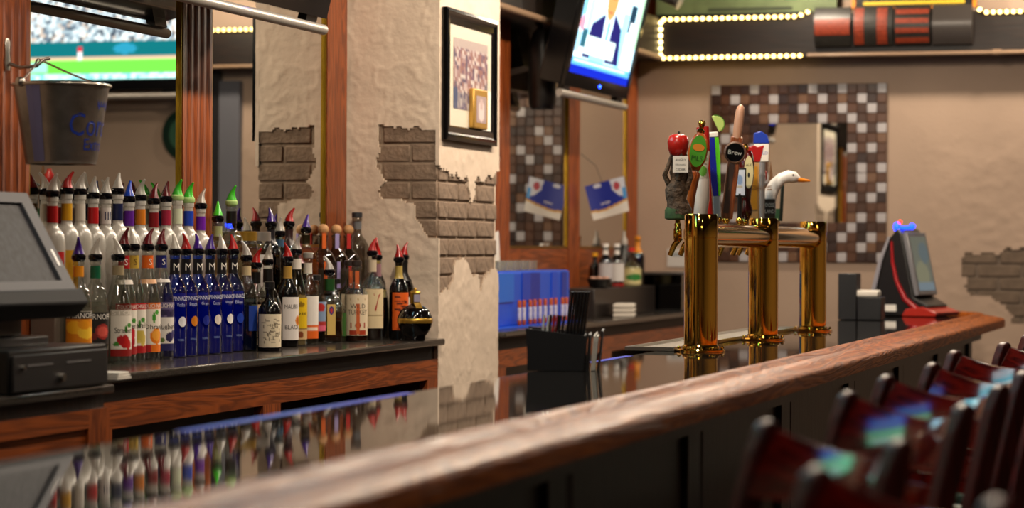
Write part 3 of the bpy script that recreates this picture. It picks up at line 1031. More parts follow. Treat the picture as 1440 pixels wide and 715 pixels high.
def flat_on(fn, polys, name, mat, parent):
    mb = MB()
    for p in polys:
        mb.add([fn(*q) for q in p], [tuple(range(len(p)))])
    return mb.build(name, mat, parent)


cr = [[(-0.022, 0.040), (0.022, 0.040), (0.022, 0.046), (-0.022, 0.046)]]
for k in range(5):
    x = -0.022 + 0.011 * k
    cr.append([(x - 0.004, 0.047), (x + 0.004, 0.047), (x * 1.2, 0.064)])
flat_on(onb(A0), cr, 'crown_emblem', M_blue, bk)
flat_on(onb(math.radians(-100)), [[(x0, -0.094), (x0 + 0.02, -0.094), (x0 + 0.02, 0.098), (x0, 0.098)] for x0 in (-0.018, 0.0)], 'blue_streak', pm('grey_blue', '6a6e9c', 0.4, 0.6), bk)  # two upright grey-blue bands down the side of the pail
for a in (math.radians(-118), math.radians(62)):
    c = ((RT + 0.004) * math.cos(a), (RT + 0.004) * math.sin(a), HB + 0.008)
    MB().ball(c, (0.013, 0.013, 0.013)).build('ear', M_steel, bk, smooth=60)
e0 = Vector(((RT + 0.004) * math.cos(math.radians(-118)), (RT + 0.004) * math.sin(math.radians(-118)), HB + 0.008))
e1 = -e0
e1.z = e0.z
top = Vector((-0.145, 0.145, 0.285))
pts = []
for k in range(17):
    t = k / 16
    p = e0.lerp(e1, t)
    w = math.sin(PI * t) ** 0.8
    pts.append(p.lerp(top + (p - e0.lerp(e1, 0.5)) * 0.25, w * 0.98))
MB().tube(pts, 0.0028, 8).build('wire_handle', M_steel, bk, smooth=60)

# ------------------------------------------------------------------ bottles on the back counter
SH = {
    'vodka': [(.90, 0), (1, .012), (1, .60), (.97, .645), (.82, .70), (.56, .75), (.41, .79), (.37, .83), (.36, .945), (.43, .95), (.43, .985), (.38, 1)],
    'slender': [(.90, 0), (1, .015), (1, .53), (.95, .58), (.74, .68), (.55, .76), (.45, .82), (.41, .87), (.41, .945), (.46, .95), (.46, .985), (.40, 1)],
    'frost': [(.88, 0), (1, .02), (1, .55), (.98, .60), (.88, .655), (.66, .695), (.46, .72), (.40, .75), (.39, .945), (.46, .95), (.46, .985), (.42, 1)],
    'whiskey': [(.92, 0), (1, .012), (1, .58), (.95, .64), (.75, .70), (.50, .745), (.38, .785), (.36, .80), (.36, .945), (.43, .95), (.43, .985), (.38, 1)],
    'wine': [(.92, 0), (1, .012), (1, .60), (.96, .66), (.70, .74), (.45, .79), (.36, .84), (.35, .945), (.40, .95), (.40, .985), (.36, 1)],
    'globe': [(.62, 0), (.70, .01), (.80, .06), (.95, .22), (1, .36), (.96, .5), (.80, .62), (.55, .70), (.35, .74), (.33, .945), (.38, .95), (.38, .985), (.34, 1)],
    'squat': [(.9, 0), (1, .02), (1, .48), (.94, .55), (.70, .63), (.40, .69), (.33, .73), (.33, .86), (.38, .87), (.38, .90), (.33, .91)],
    'jar': [(.92, 0), (1, .02), (1, .66), (.96, .72), (.84, .77), (.80, .79), (.80, .80)],
    'crown': [(.90, 0), (1, .03), (1, .10), (.95, .30), (1, .45), (.92, .58), (.62, .68), (.42, .72), (.36, .75), (.36, .945), (.42, .95), (.42, .985), (.37, 1)],
}
G_clear = glass('clear_glass', 'f4f6f2', 0.62)
G_blue = glass('blue_glass', '5c8cec', 0.4)
G_frost = glass('frosted_glass', 'f4f4f2', 0.7, frost=0.62)
G_smoke = glass('grey_glass', 'c8c4bc', 0.45)
G_brown = glass('brown_glass', '3a2216', 0.4)
G_aqua = glass('aqua_glass', 'cfe6ea', 0.5)
LIQ = {}


def liquid(hexcol, op=0.75):
    k = 'liquid_' + hexcol
    if k not in LIQ:
        m = bpy.data.materials.new(k)
        t, out = nt(m)
        tr = t.nodes.new('ShaderNodeBsdfTransparent')
        tr.inputs[0].default_value = (*lin(hexcol), 1)
        d = t.nodes.new('ShaderNodeBsdfPrincipled')
        d.inputs['Base Color'].default_value = (*lin(hexcol), 1)
        d.inputs['Roughness'].default_value = 0.08
        mx = t.nodes.new('ShaderNodeMixShader')
        mx.inputs[0].default_value = op
        t.links.new(tr.outputs[0], mx.inputs[1])
        t.links.new(d.outputs[0], mx.inputs[2])
        t.links.new(mx.outputs[0], out.inputs[0])
        LIQ[k] = m
    return LIQ[k]


PLC = {'clear': glass('pourer_clear', 'e6e2de', 0.5, frost=0.35), 'red': pm('pourer_red', '9c1512', 0.2), 'purple': pm('pourer_purple', '3b1a7c', 0.2), 'blue': pm('pourer_blue', '1440b8', 0.2),
       'green': pm('pourer_green', '3fc02a', 0.25), 'wine': pm('pourer_wine', '5c1016', 0.2), 'orange': pm('pourer_orange', 'c8431a', 0.2)}
M_collar = pm('pourer_collar_black', '0a0a10', 0.15)
M_collar_g = pm('pourer_collar_green', 'b6dc8c', 0.25)


def plain(c, rough=0.4, metal=0.0):
    return pm('print_' + c, c, rough, metal)


def prof_r(prof, t):
    for (r0, z0), (r1, z1) in zip(prof, prof[1:]):
        if z0 <= t <= z1:
            return r0 + (r1 - r0) * (t - z0) / max(1e-6, z1 - z0)
    return prof[-1][0]


def spout_mesh(bend):
    pts, rs = [], []
    for k in range(7):
        t = k / 6
        pts.append((0.018 * bend * t ** 2.2, 0, 0.044 * t))
        rs.append(0.0125 * (1 - t) ** 1.3 + 0.0042 - 0.0012 * t)
    return MB().tube(pts, rs, 8).mesh('pourer_spout', smooth=60)


SPOUTS = [spout_mesh(1.0), spout_mesh(0.45)]
COLLAR = MB().lathe([(0.013, -0.004), (0.017, 0), (0.0195, 0.004), (0.0195, 0.013), (0.016, 0.017), (0.013, 0.018)], 18).mesh('pourer_collar', smooth=40)


def bottle(label, x, y, z, R, H, shape='vodka', gl=None, liq=None, level=0.5, neck=None, pour=None, collar=None, labels=(), face=-40, sq=0.0, group='liquor bottles on the back counter', cap=None, shoulder=None, name='liquor_bottle', ribbon=None, cat='bottle', turn=None):
    b = empty(name, (x, y, z), math.radians(face + random.uniform(-5, 5)), label, cat, group)
    pr = SH[shape]
    prof = [(r * R, t * H) for r, t in pr]
    MB().lathe(prof, 24, sq=sq).build('glass', gl or G_clear, b, smooth=45)
    if liq:
        lp = [(0.0, 0.012 * H)]
        lp = [(max(0.001, r * R - 0.0028), max(t, 0.012) * H) for r, t in pr if t < level]
        lp.append((prof_r(pr, level) * R - 0.0028, level * H))
        MB().lathe(lp, 24, sq=sq).build('liquid', liquid(*liq) if isinstance(liq, tuple) else liquid(liq), b, smooth=45)
    if neck:
        c, t0, t1 = neck[:3]
        pts = [t0] + [t for _, t in pr if t0 < t < t1] + [t1]
        nb = MB().lathe([(prof_r(pr, t) * R + 0.0012, t * H) for t in pts], 20, sq=sq, caps=False).build('neck_band', plain(c, 0.3), b, smooth=45)
        if len(neck) > 3:
            rr = prof_r(pr, (t0 + t1) / 2) * R + 0.0018
            zc = (t0 + t1) / 2 * H
            lettering('monogram', neck[3], M_whiteink if len(neck) < 5 else plain(neck[4]), lambda u, v: (rr * math.cos(u / rr), rr * math.sin(u / rr), zc + v), rr * 1.3, (t1 - t0) * H * 0.5, nb)
    if shoulder:
        c, t0, t1 = shoulder
        pts = [t0] + [t for _, t in pr if t0 < t < t1] + [t1]
        MB().lathe([(prof_r(pr, t) * R + 0.0008, t * H) for t in pts], 24, sq=sq, caps=False).build('shoulder_band', plain(c, 0.35), b, smooth=45)
    for lb in labels:
        t0, t1, half = lb['t0'] * H, lb['t1'] * H, lb.get('half', 70)
        rr = R + 0.0008 + lb.get('lift', 0)
        a0 = math.radians(lb.get('rot', 0))

        def fn(s, t, e=0.0, rr=rr, t0=t0, t1=t1, half=half, a0=a0):
            a = a0 + math.radians(-half + 2 * half * s)
            q = 1.0
            if sq:
                ee = 2 + 6 * sq
                q = (abs(math.cos(a)) ** ee + abs(math.sin(a)) ** ee) ** (-1 / ee)
            return ((rr * q + e) * math.cos(a), (rr * q + e) * math.sin(a), t0 + (t1 - t0) * t)
        im = lb.get('img')
        if im is None:
            lo = b
            for nm, c, pts in lb['decals']:
                MB().add([fn(sum(u for u, v in pts) / len(pts), sum(v for u, v in pts) / len(pts), 0.0006)] + [fn(u, v, 0.0004) for u, v in pts], [(0, i + 1, (i + 1) % len(pts) + 1) for i in range(len(pts))]).build(nm, plain(c), b)
        elif isinstance(im, str):
            lo = printed('label', Img(14, 2, im), fn, M_print, b)
        else:
            lo = printed('label', im, fn, M_print, b)
        arc = 2 * math.radians(half) * rr
        for tx in lb.get('text', ()):
            body, s, t, w, h, colr = tx[:6]
            lettering('lettering', body, plain(colr), lambda u, v, s=s, t=t: fn(s + u / arc, t + v / (t1 - t0), 0.0006), w * arc, h * (t1 - t0), lo, condense=True)
    topz = pr[-1][1] * H
    if pour:
        c = link('pourer_collar', COLLAR, None, b)
        if not COLLAR.materials:
            COLLAR.materials.append(M_collar)
        c.location = (0, 0, topz - 0.002)
        c.material_slots[0].link = 'OBJECT'
        c.material_slots[0].material = M_collar_g if collar == 'green' else M_collar
        sp = SPOUTS[random.randrange(2)]
        if not sp.materials:
            sp.materials.append(PLC['red'])
        s = link('pourer_spout', sp, None, b)
        s.location = (0, 0, topz + 0.0155)
        s.rotation_euler = (0, 0, (turn if turn is not None else random.uniform(0, 2 * PI)))
        s.material_slots[0].link = 'OBJECT'
        s.material_slots[0].material = PLC[pour]
    if cap:
        kind, c = cap
        rn = pr[-1][0] * R
        if kind == 'ball':
            MB().ball((0, 0, H * 0.91 + 0.018), 0.0195).build('stopper_ball', pm('cork_wood', 'b98a5c', 0.6, var=(40, 0.15)), b, smooth=60)
            MB().lathe([(0.011, H * 0.91 - 0.004), (0.011, H * 0.91 + 0.006)], 14).build('stopper_ring', M_steel, b)
        elif kind == 'screw':
            MB().lathe([(pr[-1][0] * R + 0.003, H * 0.79), (pr[-1][0] * R + 0.003, H * 0.79 + 0.028), (pr[-1][0] * R, H * 0.79 + 0.030)], 28).build('screw_cap', plain(c, 0.3, 0.8), b, smooth=40)
        else:
            MB().lathe([(rn + 0.001, H - 0.001), (rn + 0.003, H), (rn + 0.003, H + 0.016), (rn, H + 0.018)], 18).build('cap', plain(c, 0.4), b, smooth=40)
    if ribbon:
        MB().box(R * 0.30, R * 0.42, -0.007, 0.007, H * 0.70, H * 0.93).build('ribbon', plain(ribbon, 0.5), b)
        MB().box(R * 0.9, R * 1.03, -0.006, 0.006, H * 0.1, H * 0.5).build('ribbon', plain(ribbon, 0.5), b)
    return b


def fruit_label(top, top_txt, base, fruit, fruit2, txt, leaf='3f8a2a', paper='e8e0d4', n=5):
    im = Img(30, 44, paper)
    im.rect(0, 0, 1, 0.12, top).rect(0, 0.86, 1, 1, base)
    for k in range(n):
        im.ell(0.35 + 0.45 * random.random(), 0.58 + 0.2 * random.random(), 0.15, 0.10, fruit if k % 2 else fruit2)
    im.ell(0.72, 0.34, 0.12, 0.05, leaf).ell(0.55, 0.42, 0.06, 0.08, leaf).ell(0.2, 0.74, 0.1, 0.05, leaf)
    return dict(t0=0.075, t1=0.52, half=62, img=im, text=[(top_txt, 0.5, 0.935, 0.9, 0.08, 'f4ece4'), (txt, 0.5, 0.56, 0.7, 0.12, '2a211c')])


ZC, ZR = 1.0405, 1.2005
XF, XB = -3.032, -3.105
tag(MB().box(-3.144, -3.070, 5.846, 8.235, 1.0405, 1.20).build('bottle_riser', pm('riser_smoke_acrylic', '6a6058', 0.2), bevel=0.003), 'long dark riser step holding the rear row of bottles', 'riser')

# front row, from the till towards the pillar
sm1 = Img(30, 36, '201c1a')
sm1.rect(0, 0.0, 1, 0.02, 'c8c0b4').rect(0, 0.24, 1, 1, 'd9820f').ell(0.3, 0.5, 0.28, 0.2, 'f0b020').ell(0.68, 0.66, 0.28, 0.2, 'f4c232').ell(0.6, 0.42, 0.2, 0.14, 'e8960f')
bottle('vodka bottle with orange fruit label and purple pourer nearest the till', XF, 5.907, ZC, 0.036, 0.29, 'vodka', liq=('d8d8d0', 0.15), level=0.55, neck=('d98a1c', 0.84, 0.94), pour='purple', labels=[dict(t0=0.22, t1=0.52, img=sm1, half=75, text=[('SMIRNOFF', 0.5, 0.87, 0.9, 0.17, 'f0ebe4')])], face=-55)
sm2 = Img(30, 36, '1d1a19')
sm2.ell(0.66, 0.6, 0.24, 0.24, 'a8322c').ell(0.66, 0.6, 0.17, 0.17, 'd8584c').ell(0.3, 0.75, 0.2, 0.12, '7c241f').rect(0, 0.92, 1, 1, '2a2422')
bottle('vodka bottle with black grapefruit label and green neck', XF, 6.007, ZC, 0.036, 0.29, 'vodka', liq=('d8d8d0', 0.15), level=0.6, neck=('0f5a3c', 0.82, 0.94), pour='clear', labels=[dict(t0=0.2, t1=0.5, img=sm2, half=75, text=[('SMIRNOFF', 0.5, 0.87, 0.9, 0.17, 'f0ebe4')])], face=-50)
bottle('clear vodka bottle with strawberry label and beige neck', XF + 0.02, 6.105, ZC, 0.037, 0.29, 'slender', neck=('9a8a6c', 0.85, 0.94), pour='clear', labels=[fruit_label('c8bfb2', 'STOLI', '8f1512', 'c01c18', 'b0121a', 'Strasberi')], face=-35)
bottle('clear vodka bottle with raspberry label and red neck', XF, 6.182, ZC, 0.036, 0.318, 'slender', neck=('a01218', 0.83, 0.945, 'S'), shoulder=('e8dfd6', 0.69, 0.73), pour='wine', labels=[fruit_label('a81a18', 'STOLICHNAYA', 'a0161a', 'c81f2c', 'a80f20', 'Razberi')], face=-35, turn=0.3)
bottle('clear vodka bottle with gold neck band between raspberry and orange ones', XF - 0.008, 6.258, ZC, 0.036, 0.318, 'slender', neck=('b99a3c', 0.83, 0.945, 'S', '6b4f14'), pour='clear', labels=[fruit_label('b8141a', 'STOLICHNAYA', 'b0161a', 'd8c060', 'c8b050', 'Vanil')], face=-35)
orl = Img(30, 44, 'efe6da')
orl.rect(0, 0, 1, 0.12, 'e0701c').rect(0, 0, 0.3, 0.12, 'b8181a').rect(0, 0.86, 1, 1, 'e8751c').rect(0, 0.86, 0.4, 1, 'b8181a').ell(0.62, 0.68, 0.26, 0.16, 'e87d12').ell(0.62, 0.66, 0.2, 0.11, 'f4a63c').ell(0.5, 0.3, 0.07, 0.1, '3f9a2c').ell(0.62, 0.2, 0.08, 0.05, '4aa832')
bottle('clear vodka bottle with orange fruit label and orange neck', XF, 6.334, ZC, 0.037, 0.318, 'slender', neck=('e0661a', 0.83, 0.945, 'S'), shoulder=('e8b48c', 0.69, 0.73), pour='wine', labels=[dict(t0=0.075, t1=0.52, half=66, img=orl, text=[('STOLICHNAYA', 0.5, 0.935, 0.95, 0.08, 'f4ece4'), ('Ohranj', 0.5, 0.5, 0.7, 0.12, '2a211c')])], face=-38, turn=1.4)
bll = Img(30, 44, 'e6e0da')
bll.rect(0, 0, 1, 0.14, '6a5f86').rect(0, 0.86, 1, 1, '22225c').speck(0, 0.14, 1, 0.32, ['2a2348', '4a3f6c', '6b5f86', '352b56'], 3).ell(0.62, 0.72, 0.16, 0.1, '2c2452').ell(0.8, 0.66, 0.12, 0.09, '40366a').ell(0.3, 0.78, 0.14, 0.05, '5f7a3a')
bottle('clear vodka bottle with blueberry label and navy neck', XF, 6.425, ZC, 0.037, 0.318, 'slender', neck=('141c66', 0.83, 0.945, 'S'), shoulder=('e8e4e0', 0.70, 0.73), pour='wine', labels=[dict(t0=0.075, t1=0.52, half=66, img=bll, text=[('STOLICHNAYA', 0.5, 0.93, 0.95, 0.08, 'f4ece4'), ('Blueberi', 0.5, 0.5, 0.7, 0.12, '2a211c')])], face=-38, turn=1.2)
blues = [(6.518, 'clear', 'e8e8ee', 'Vodka'), (6.596, 'red', 'd8801c', 'Peach'), (6.680, 'purple', '1a2a90', 'Grape'), (6.770, 'purple', 'e8dccf', 'Coconut'), (6.858, 'clear', 'f0ece8', 'Whipped'), (6.945, 'red', '1d3fb0', 'Blue')]
names = ['first blue vodka bottle with clear pourer, next to the blueberry label', 'blue vodka bottle with orange spot on its label and red pourer', 'blue vodka bottle with violet pourer and navy spot on its label', 'blue vodka bottle with violet pourer and pale shell on its label', 'blue vodka bottle with clear pourer and white swirl on its label', 'last blue vodka bottle with red pourer, next to the cream labels']
for (y, pc, dot, word), nm in zip(blues, names):
    el = [(0.60 + 0.26 * math.cos(2 * PI * k / 16), 0.45 + 0.10 * math.sin(2 * PI * k / 16)) for k in range(16)]
    bottle(nm, XF, y, ZC, 0.0365, 0.305, 'vodka', G_blue, liq=('3a78ec', 0.4), level=0.62, neck=('0c0c14', 0.80, 0.945, 'M'), pour=pc, labels=[dict(t0=0.12, t1=0.62, half=42, rot=8, decals=[('picture_spot', dot, el)], text=[('PINNACLE', 0.5, 0.9, 0.9, 0.08, 'dfe6f4'), (word, 0.5, 0.78, 0.5, 0.07, 'b8c8ec'), ('VODKA', 0.5, 0.1, 0.4, 0.04, '8fa8dc')])], face=-38)

# right-hand part of the front rows
bottle('clear bottle of dark navy liquor with cream neck band', -3.02, 7.022, ZC, 0.036, 0.285, 'vodka', G_aqua, liq=('10183c', 0.85), level=0.5, neck=('c8b48c', 0.83, 0.93), pour='clear', labels=[dict(t0=0.22, t1=0.5, half=30, img='20409c', rot=20)])
i1 = Img(24, 40, 'e2c49c')
i1.ell(0.55, 0.3, 0.18, 0.1, 'a8302a').ell(0.6, 0.5, 0.14, 0.14, '9c2a26').rect(0.1, 0.82, 0.9, 0.84, '4a3424').rect(0.55, 0.6, 0.62, 0.75, 'b04038')
bottle('dark liquor bottle with tan label showing a red figure', -3.02, 7.098, ZC, 0.037, 0.262, 'whiskey', liq=('2a100c', 0.9), level=0.58, neck=('0e0c0c', 0.80, 0.94), pour='red', labels=[dict(t0=0.06, t1=0.55, half=55, img=i1)], face=-35)
i2 = Img(34, 40, 'e6d8bc')
for k in range(26):
    i2.ell(0.2 + 0.6 * random.random(), 0.15 + 0.7 * random.random(), 0.07, 0.012, '8a7d68')
    i2.ell(0.2 + 0.6 * random.random(), 0.15 + 0.7 * random.random(), 0.012, 0.05, '7a6e5c')
bottle('short black bottle with pale label drawn with curling vines', -2.945, 7.03, ZC, 0.036, 0.20, 'wine', pm('black_bottle_glass', '0c0b0c', 0.1), labels=[dict(t0=0.06, t1=0.58, half=80, img=i2)], face=-55, cap=('plug', '0b0b0c'))
bottle('round shouldered clear bottle of red-brown liquor with black neck', -3.015, 7.184, ZC, 0.045, 0.272, 'globe', liq=('5a1c10', 0.8), level=0.30, neck=('151314', 0.78, 0.94), pour='clear')
i3 = Img(24, 40, 'e4dcd8')
i3.ell(0.85, 0.55, 0.2, 0.12, 'd8821c').ell(0.85, 0.55, 0.1, 0.08, 'b05a1c')
bottle('dark rum bottle with white slanted label and gold neck', -3.02, 7.361, ZC, 0.036, 0.280, 'vodka', pm('black_bottle_glass', '0c0b0c'), neck=('a8843c', 0.80, 0.94), pour='red', labels=[dict(t0=0.08, t1=0.58, half=55, img=i3, text=[('MALIBU', 0.45, 0.78, 0.7, 0.1, '2a2422'), ('BLACK', 0.5, 0.3, 0.75, 0.1, '2a2422')])], face=-35)
i4 = Img(24, 40, 'd9b414')
i4.rect(0, 0.74, 1, 0.76, '6b5310').rect(0, 0.76, 1, 1, 'c8a878').ell(0.5, 0.16, 0.2, 0.06, '8a6a10').ell(0.5, 0.88, 0.14, 0.08, '7a3a1c')
bottle('clear tequila bottle with bright yellow label', -3.02, 7.436, ZC, 0.036, 0.305, 'slender', liq=('e0c890', 0.3), level=0.55, neck=('d8d0c8', 0.83, 0.94), pour='clear', labels=[dict(t0=0.07, t1=0.52, half=60, img=i4, text=[('Jose', 0.5, 0.62, 0.6, 0.12, '4a3608')])], face=-45)
i5 = Img(24, 40, 'e8e2dc')
i5.rect(0, 0.68, 1, 1, 'e0641c').rect(0.1, 0.74, 0.9, 0.82, 'f0d8c4')
bottle('clear bottle with white and orange label', -3.02, 7.538, ZC, 0.036, 0.29, 'vodka', neck=('d0c8bc', 0.82, 0.94), cap=('plug', '8a8680'), labels=[dict(t0=0.07, t1=0.56, half=55, img=i5)], face=-40)
i6 = Img(20, 30, '7f94b4')
i6.ell(0.5, 0.2, 0.3, 0.14, 'b02a28').rect(0, 0.66, 1, 0.8, 'a8302c').rect(0, 0.8, 1, 1, 'd8607c')
bottle('small clear bottle with blue and red label', -3.02, 7.62, ZC, 0.030, 0.215, 'vodka', cap=('plug', '1c1a1a'), labels=[dict(t0=0.2, t1=0.66, half=60, img=i6)], face=-45)
bottle('tall bottle with burgundy wrapped neck behind the orange label', -3.085, 7.60, ZR, 0.034, 0.16, 'wine', pm('black_bottle_glass', '0c0b0c'), neck=('6a1030', 0.7, 0.99), cap=('plug', '6a1030'))
i7 = Img(20, 34, 'd9b86a')
i7.ell(0.5, 0.2, 0.3, 0.14, '4a2f7c').ell(0.5, 0.2, 0.14, 0.08, 'c83a28')
bottle('cut glass whisky bottle with slim gold label and green neck', -3.01, 7.709, ZC, 0.043, 0.235, 'crown', liq=('2a1408', 0.8), level=0.45, neck=('1f4a22', 0.76, 0.93), pour='clear', labels=[dict(t0=0.12, t1=0.56, half=18, img=i7, rot=-5, lift=0.001)], face=-50, sq=0.35)
bottle('clear olive-tinted bottle with green label behind the cut glass one', -3.02, 7.80, ZC, 0.037, 0.20, 'squat', liq=('3a4a1c', 0.5), level=0.5, labels=[dict(t0=0.1, t1=0.5, half=40, img='2f5a24')], cap=('plug', '141414'))
wt = Img(44, 50, 'e4d2b4')
wt.rect(0.15, 0.86, 0.85, 0.98, 'a8381c').rect(0.47, 0.66, 0.53, 0.98, 'e4d2b4').ell(0.2, 0.12, 0.03, 0.02, 'b08a4a').ell(0.5, 0.12, 0.03, 0.02, 'b08a4a').ell(0.8, 0.12, 0.03, 0.02, 'b08a4a')
wtl = dict(t0=0.08, t1=0.62, half=62, img=wt, text=[('WILD', 0.5, 0.72, 0.6, 0.11, '3a2a20'), ('TURKEY', 0.5, 0.57, 0.8, 0.12, '3a2a20'), ('101', 0.5, 0.25, 0.6, 0.14, 'a02a18')])
bottle('bourbon bottle with cream label reading 101', -2.97, 7.865, ZC, 0.041, 0.262, 'whiskey', liq=('3a1a0c', 0.75), level=0.35, labels=[wtl], face=-62, cap=('plug', '2a2220'), ribbon='c8602c')
bottle('second bourbon bottle with cream label tucked behind the first', -3.022, 7.935, ZC, 0.041, 0.262, 'whiskey', liq=('3a1a0c', 0.75), level=0.35, labels=[dict(wtl)], face=-55, cap=('plug', '2a2220'), ribbon='c8602c')
sg = Img(34, 44, 'dcc8a0')
sg.rect(0.1, 0.66, 0.9, 0.68, '8a7048')
bottle('whiskey bottle with cream label and big red 7', -2.962, 8.0, ZC, 0.040, 0.30, 'whiskey', liq=('1c0c08', 0.92), level=0.6, neck=('c8b8a0', 0.80, 0.94), pour='red', labels=[dict(t0=0.14, t1=0.60, half=62, img=sg, text=[('7', 0.62, 0.66, 0.3, 0.46, 'a01a14')])], face=-60)
bottle('dark round-shouldered liqueur bottle with gold arc on its shoulder', -2.975, 8.085, ZC, 0.042, 0.285, 'globe', G_clear, liq=('140a08', 0.95), level=0.52, neck=('8f6a74', 0.78, 0.94), pour='red', shoulder=('8a7436', 0.60, 0.615), face=-50)
bottle('liqueur bottle with gold neck and pale yellow label', -3.01, 8.17, ZC, 0.036, 0.30, 'wine', G_brown, neck=('a8904c', 0.80, 0.94), pour='red', labels=[dict(t0=0.2, t1=0.56, half=50, img='d9c890')])
fb = Img(24, 40, 'e0601c')
for k in range(14):
    fb.ell(0.2 + 0.5 * random.random(), 0.1 + 0.7 * random.random(), 0.14, 0.025, '5a1c0c')
fb.ell(0.8, 0.7, 0.14, 0.1, 'b8b4c0')
bottle('dark whisky bottle with bright orange label', -2.898, 8.10, ZC, 0.034, 0.277, 'wine', G_brown, liq=('2a1208', 0.9), level=0.55, neck=('b09850', 0.78, 0.94), pour='red', labels=[dict(t0=0.12, t1=0.60, half=70, img=fb)], face=-45)
bottle('brown wine-shaped bottle with white label and black wrapped neck', -2.914, 8.198, ZC, 0.037, 0.285, 'wine', G_brown, liq=('1c0c06', 0.95), level=0.6, neck=('0f0d10', 0.72, 0.97), pour='red', labels=[dict(t0=0.2, t1=0.52, half=55, img='d8cfc4')], face=-10)
# round liqueur flask with gold band and crown cap at the counter's edge
ch = empty('round_liqueur_flask', (-2.803, 8.005, ZC), math.radians(-50), 'round black raspberry liqueur flask with gold band and crown cap', 'bottle')
cp = [(0.037, 0), (0.037, 0.016), (0.045, 0.026), (0.058, 0.048), (0.0615, 0.068), (0.0605, 0.084), (0.052, 0.104), (0.036, 0.119), (0.018, 0.126), (0.013, 0.132)]
MB().lathe(cp, 36).build('flask', pm('black_raspberry_glass', '0b0708', 0.06, coat=0.5), ch, smooth=60)
MB().lathe([(0.0622, 0.062), (0.0626, 0.068), (0.0622, 0.078), (0.0615, 0.0785)], 36, caps=False).build('gold_band', pm('gold_foil', 'b8913c', 0.3, 0.8), ch, smooth=60)
MB().lathe([(0.014, 0.128), (0.018, 0.132), (0.018, 0.165), (0.020, 0.168), (0.018, 0.172), (0.012, 0.176)], 20).ball((0, 0, 0.180), 0.006).build('crown_cap', pm('gold_foil', 'b8913c'), ch, smooth=50)
MB().box(0.0155, 0.0195, -0.011, 0.011, 0.136, 0.162).build('cap_seal', pm('lilac_seal', '9a94a8', 0.5), ch)
MB().box(0.0, 0.003, -0.012, 0.012, 0.0, 0.035, Matrix.Translation((0.043, 0, 0.113)) @ Matrix.Rotation(math.radians(-55), 4, 'Y')).build('gold_tag', pm('gold_foil', 'b8913c'), ch)

# rear row on the riser
rear = [(5.895, 'b01418', 'clear', 1.0, 'red'), (5.978, 'c9961c', 'red', 1.03, 'gold'), (6.056, 'cfc8bf', 'clear', 1.03, 'pale silver'), (6.136, 'b0141a', 'clear', 1.0, 'scarlet'), (6.214, 'd9d4d0', 'clear', 1.0, 'white and navy'),
        (6.290, '131b44', 'clear', 1.05, 'dark navy'), (6.362, '5a1a8c', 'blue', 0.98, 'violet'), (6.437, 'c8741c', 'clear', 1.0, 'amber'), (6.527, '7c121c', 'wine', 0.97, 'maroon'), (6.612, '9c2440', 'wine', 1.0, 'crimson pink'),
        (6.692, 'cfd8bc', 'green', 1.02, 'pale lime'), (6.772, '1c3fb4', 'green', 1.0, 'royal blue')]
for k, (y, c, pc, sc_, word) in enumerate(rear):
    bottle('frosted vodka bottle with %s neck label on the rear riser' % word, XB, y, ZR, 0.0355, 0.302 * sc_, 'frost', G_frost, neck=(c, 0.76, 0.91) if word != 'white and navy' else (c, 0.76, 0.91, 'III', '1a2250'), pour=pc,
           collar='green' if pc == 'green' else None, labels=[dict(t0=0.14, t1=0.5, half=40, img=c)] if k < 2 else [], group='frosted bottles on the rear riser', turn=random.choice([0.4, 1.2, 2.2]))
bottle('frosted bottle with purple neck label squeezed beside the fluted post', -3.098, 6.846, ZR, 0.0345, 0.285, 'frost', G_frost, neck=('6a1a9c', 0.76, 0.91), pour='clear', group='frosted bottles on the rear riser')
bottle('clear bottle with green pourer and black collar on the riser', -3.098, 6.975, ZR, 0.0345, 0.248, 'vodka', liq=('c8b070', 0.4), level=0.5, neck=('9aa070', 0.8, 0.93), pour='green')
bottle('clear bottle with green pourer and black neck label on the riser', -3.10, 7.085, ZR, 0.040, 0.300, 'frost', neck=('120f10', 0.80, 0.93), pour='green', collar='green', liq=('d8c8a0', 0.2), level=0.5)
bottle('wide jar with gold screw cap on the riser', -3.10, 7.20, ZR, 0.042, 0.235, 'jar', liq=('b0603a', 0.7), level=0.6, cap=('screw', 'b8933c'), name='liquor_jar', cat='jar')
bottle('wide jar with silver screw cap on the riser', -3.10, 7.31, ZR, 0.044, 0.235, 'jar', liq=('e0dcd8', 0.3), level=0.6, cap=('screw', 'b0aca8'), labels=[dict(t0=0.1, t1=0.6, half=50, img='c8c4c0')], name='liquor_jar', cat='jar')
bottle('dark bottle with violet pourer behind the silver-capped jar', -3.098, 7.405, ZR, 0.034, 0.235, 'wine', G_brown, neck=('16121a', 0.75, 0.95), pour='purple')
bottle('pale aqua bottle with clear pourer on the riser', -3.098, 7.482, ZR, 0.035, 0.205, 'vodka', G_aqua, neck=('33506c', 0.82, 0.93), pour='clear')
bottle('dark bottle with red pourer and black and red neck on the riser', -3.098, 7.562, ZR, 0.034, 0.238, 'wine', G_brown, neck=('2a1012', 0.72, 0.95), pour='red')
bottle('square amber whiskey bottle with black and gold neck band', -3.10, 7.72, ZR, 0.040, 0.240, 'squat', G_clear, liq=('7c3a10', 0.8), level=0.52, neck=('2a2412', 0.74, 0.87), pour='purple', sq=0.8, face=-62)
for y, rb, w in ((7.86, 'e0661c', 'orange'), (7.985, 'a89ad0', 'lilac'), (8.105, 'c01c18', 'red')):
    bottle('squat tequila bottle with round cork stopper and %s ribbon' % w, -3.092, y, ZR, 0.045, 0.230, 'squat', G_smoke, liq=('8a8680', 0.6), level=0.40, cap=('ball', 'c'), ribbon=rb, group='tequila bottles with ball stoppers', face=-60)
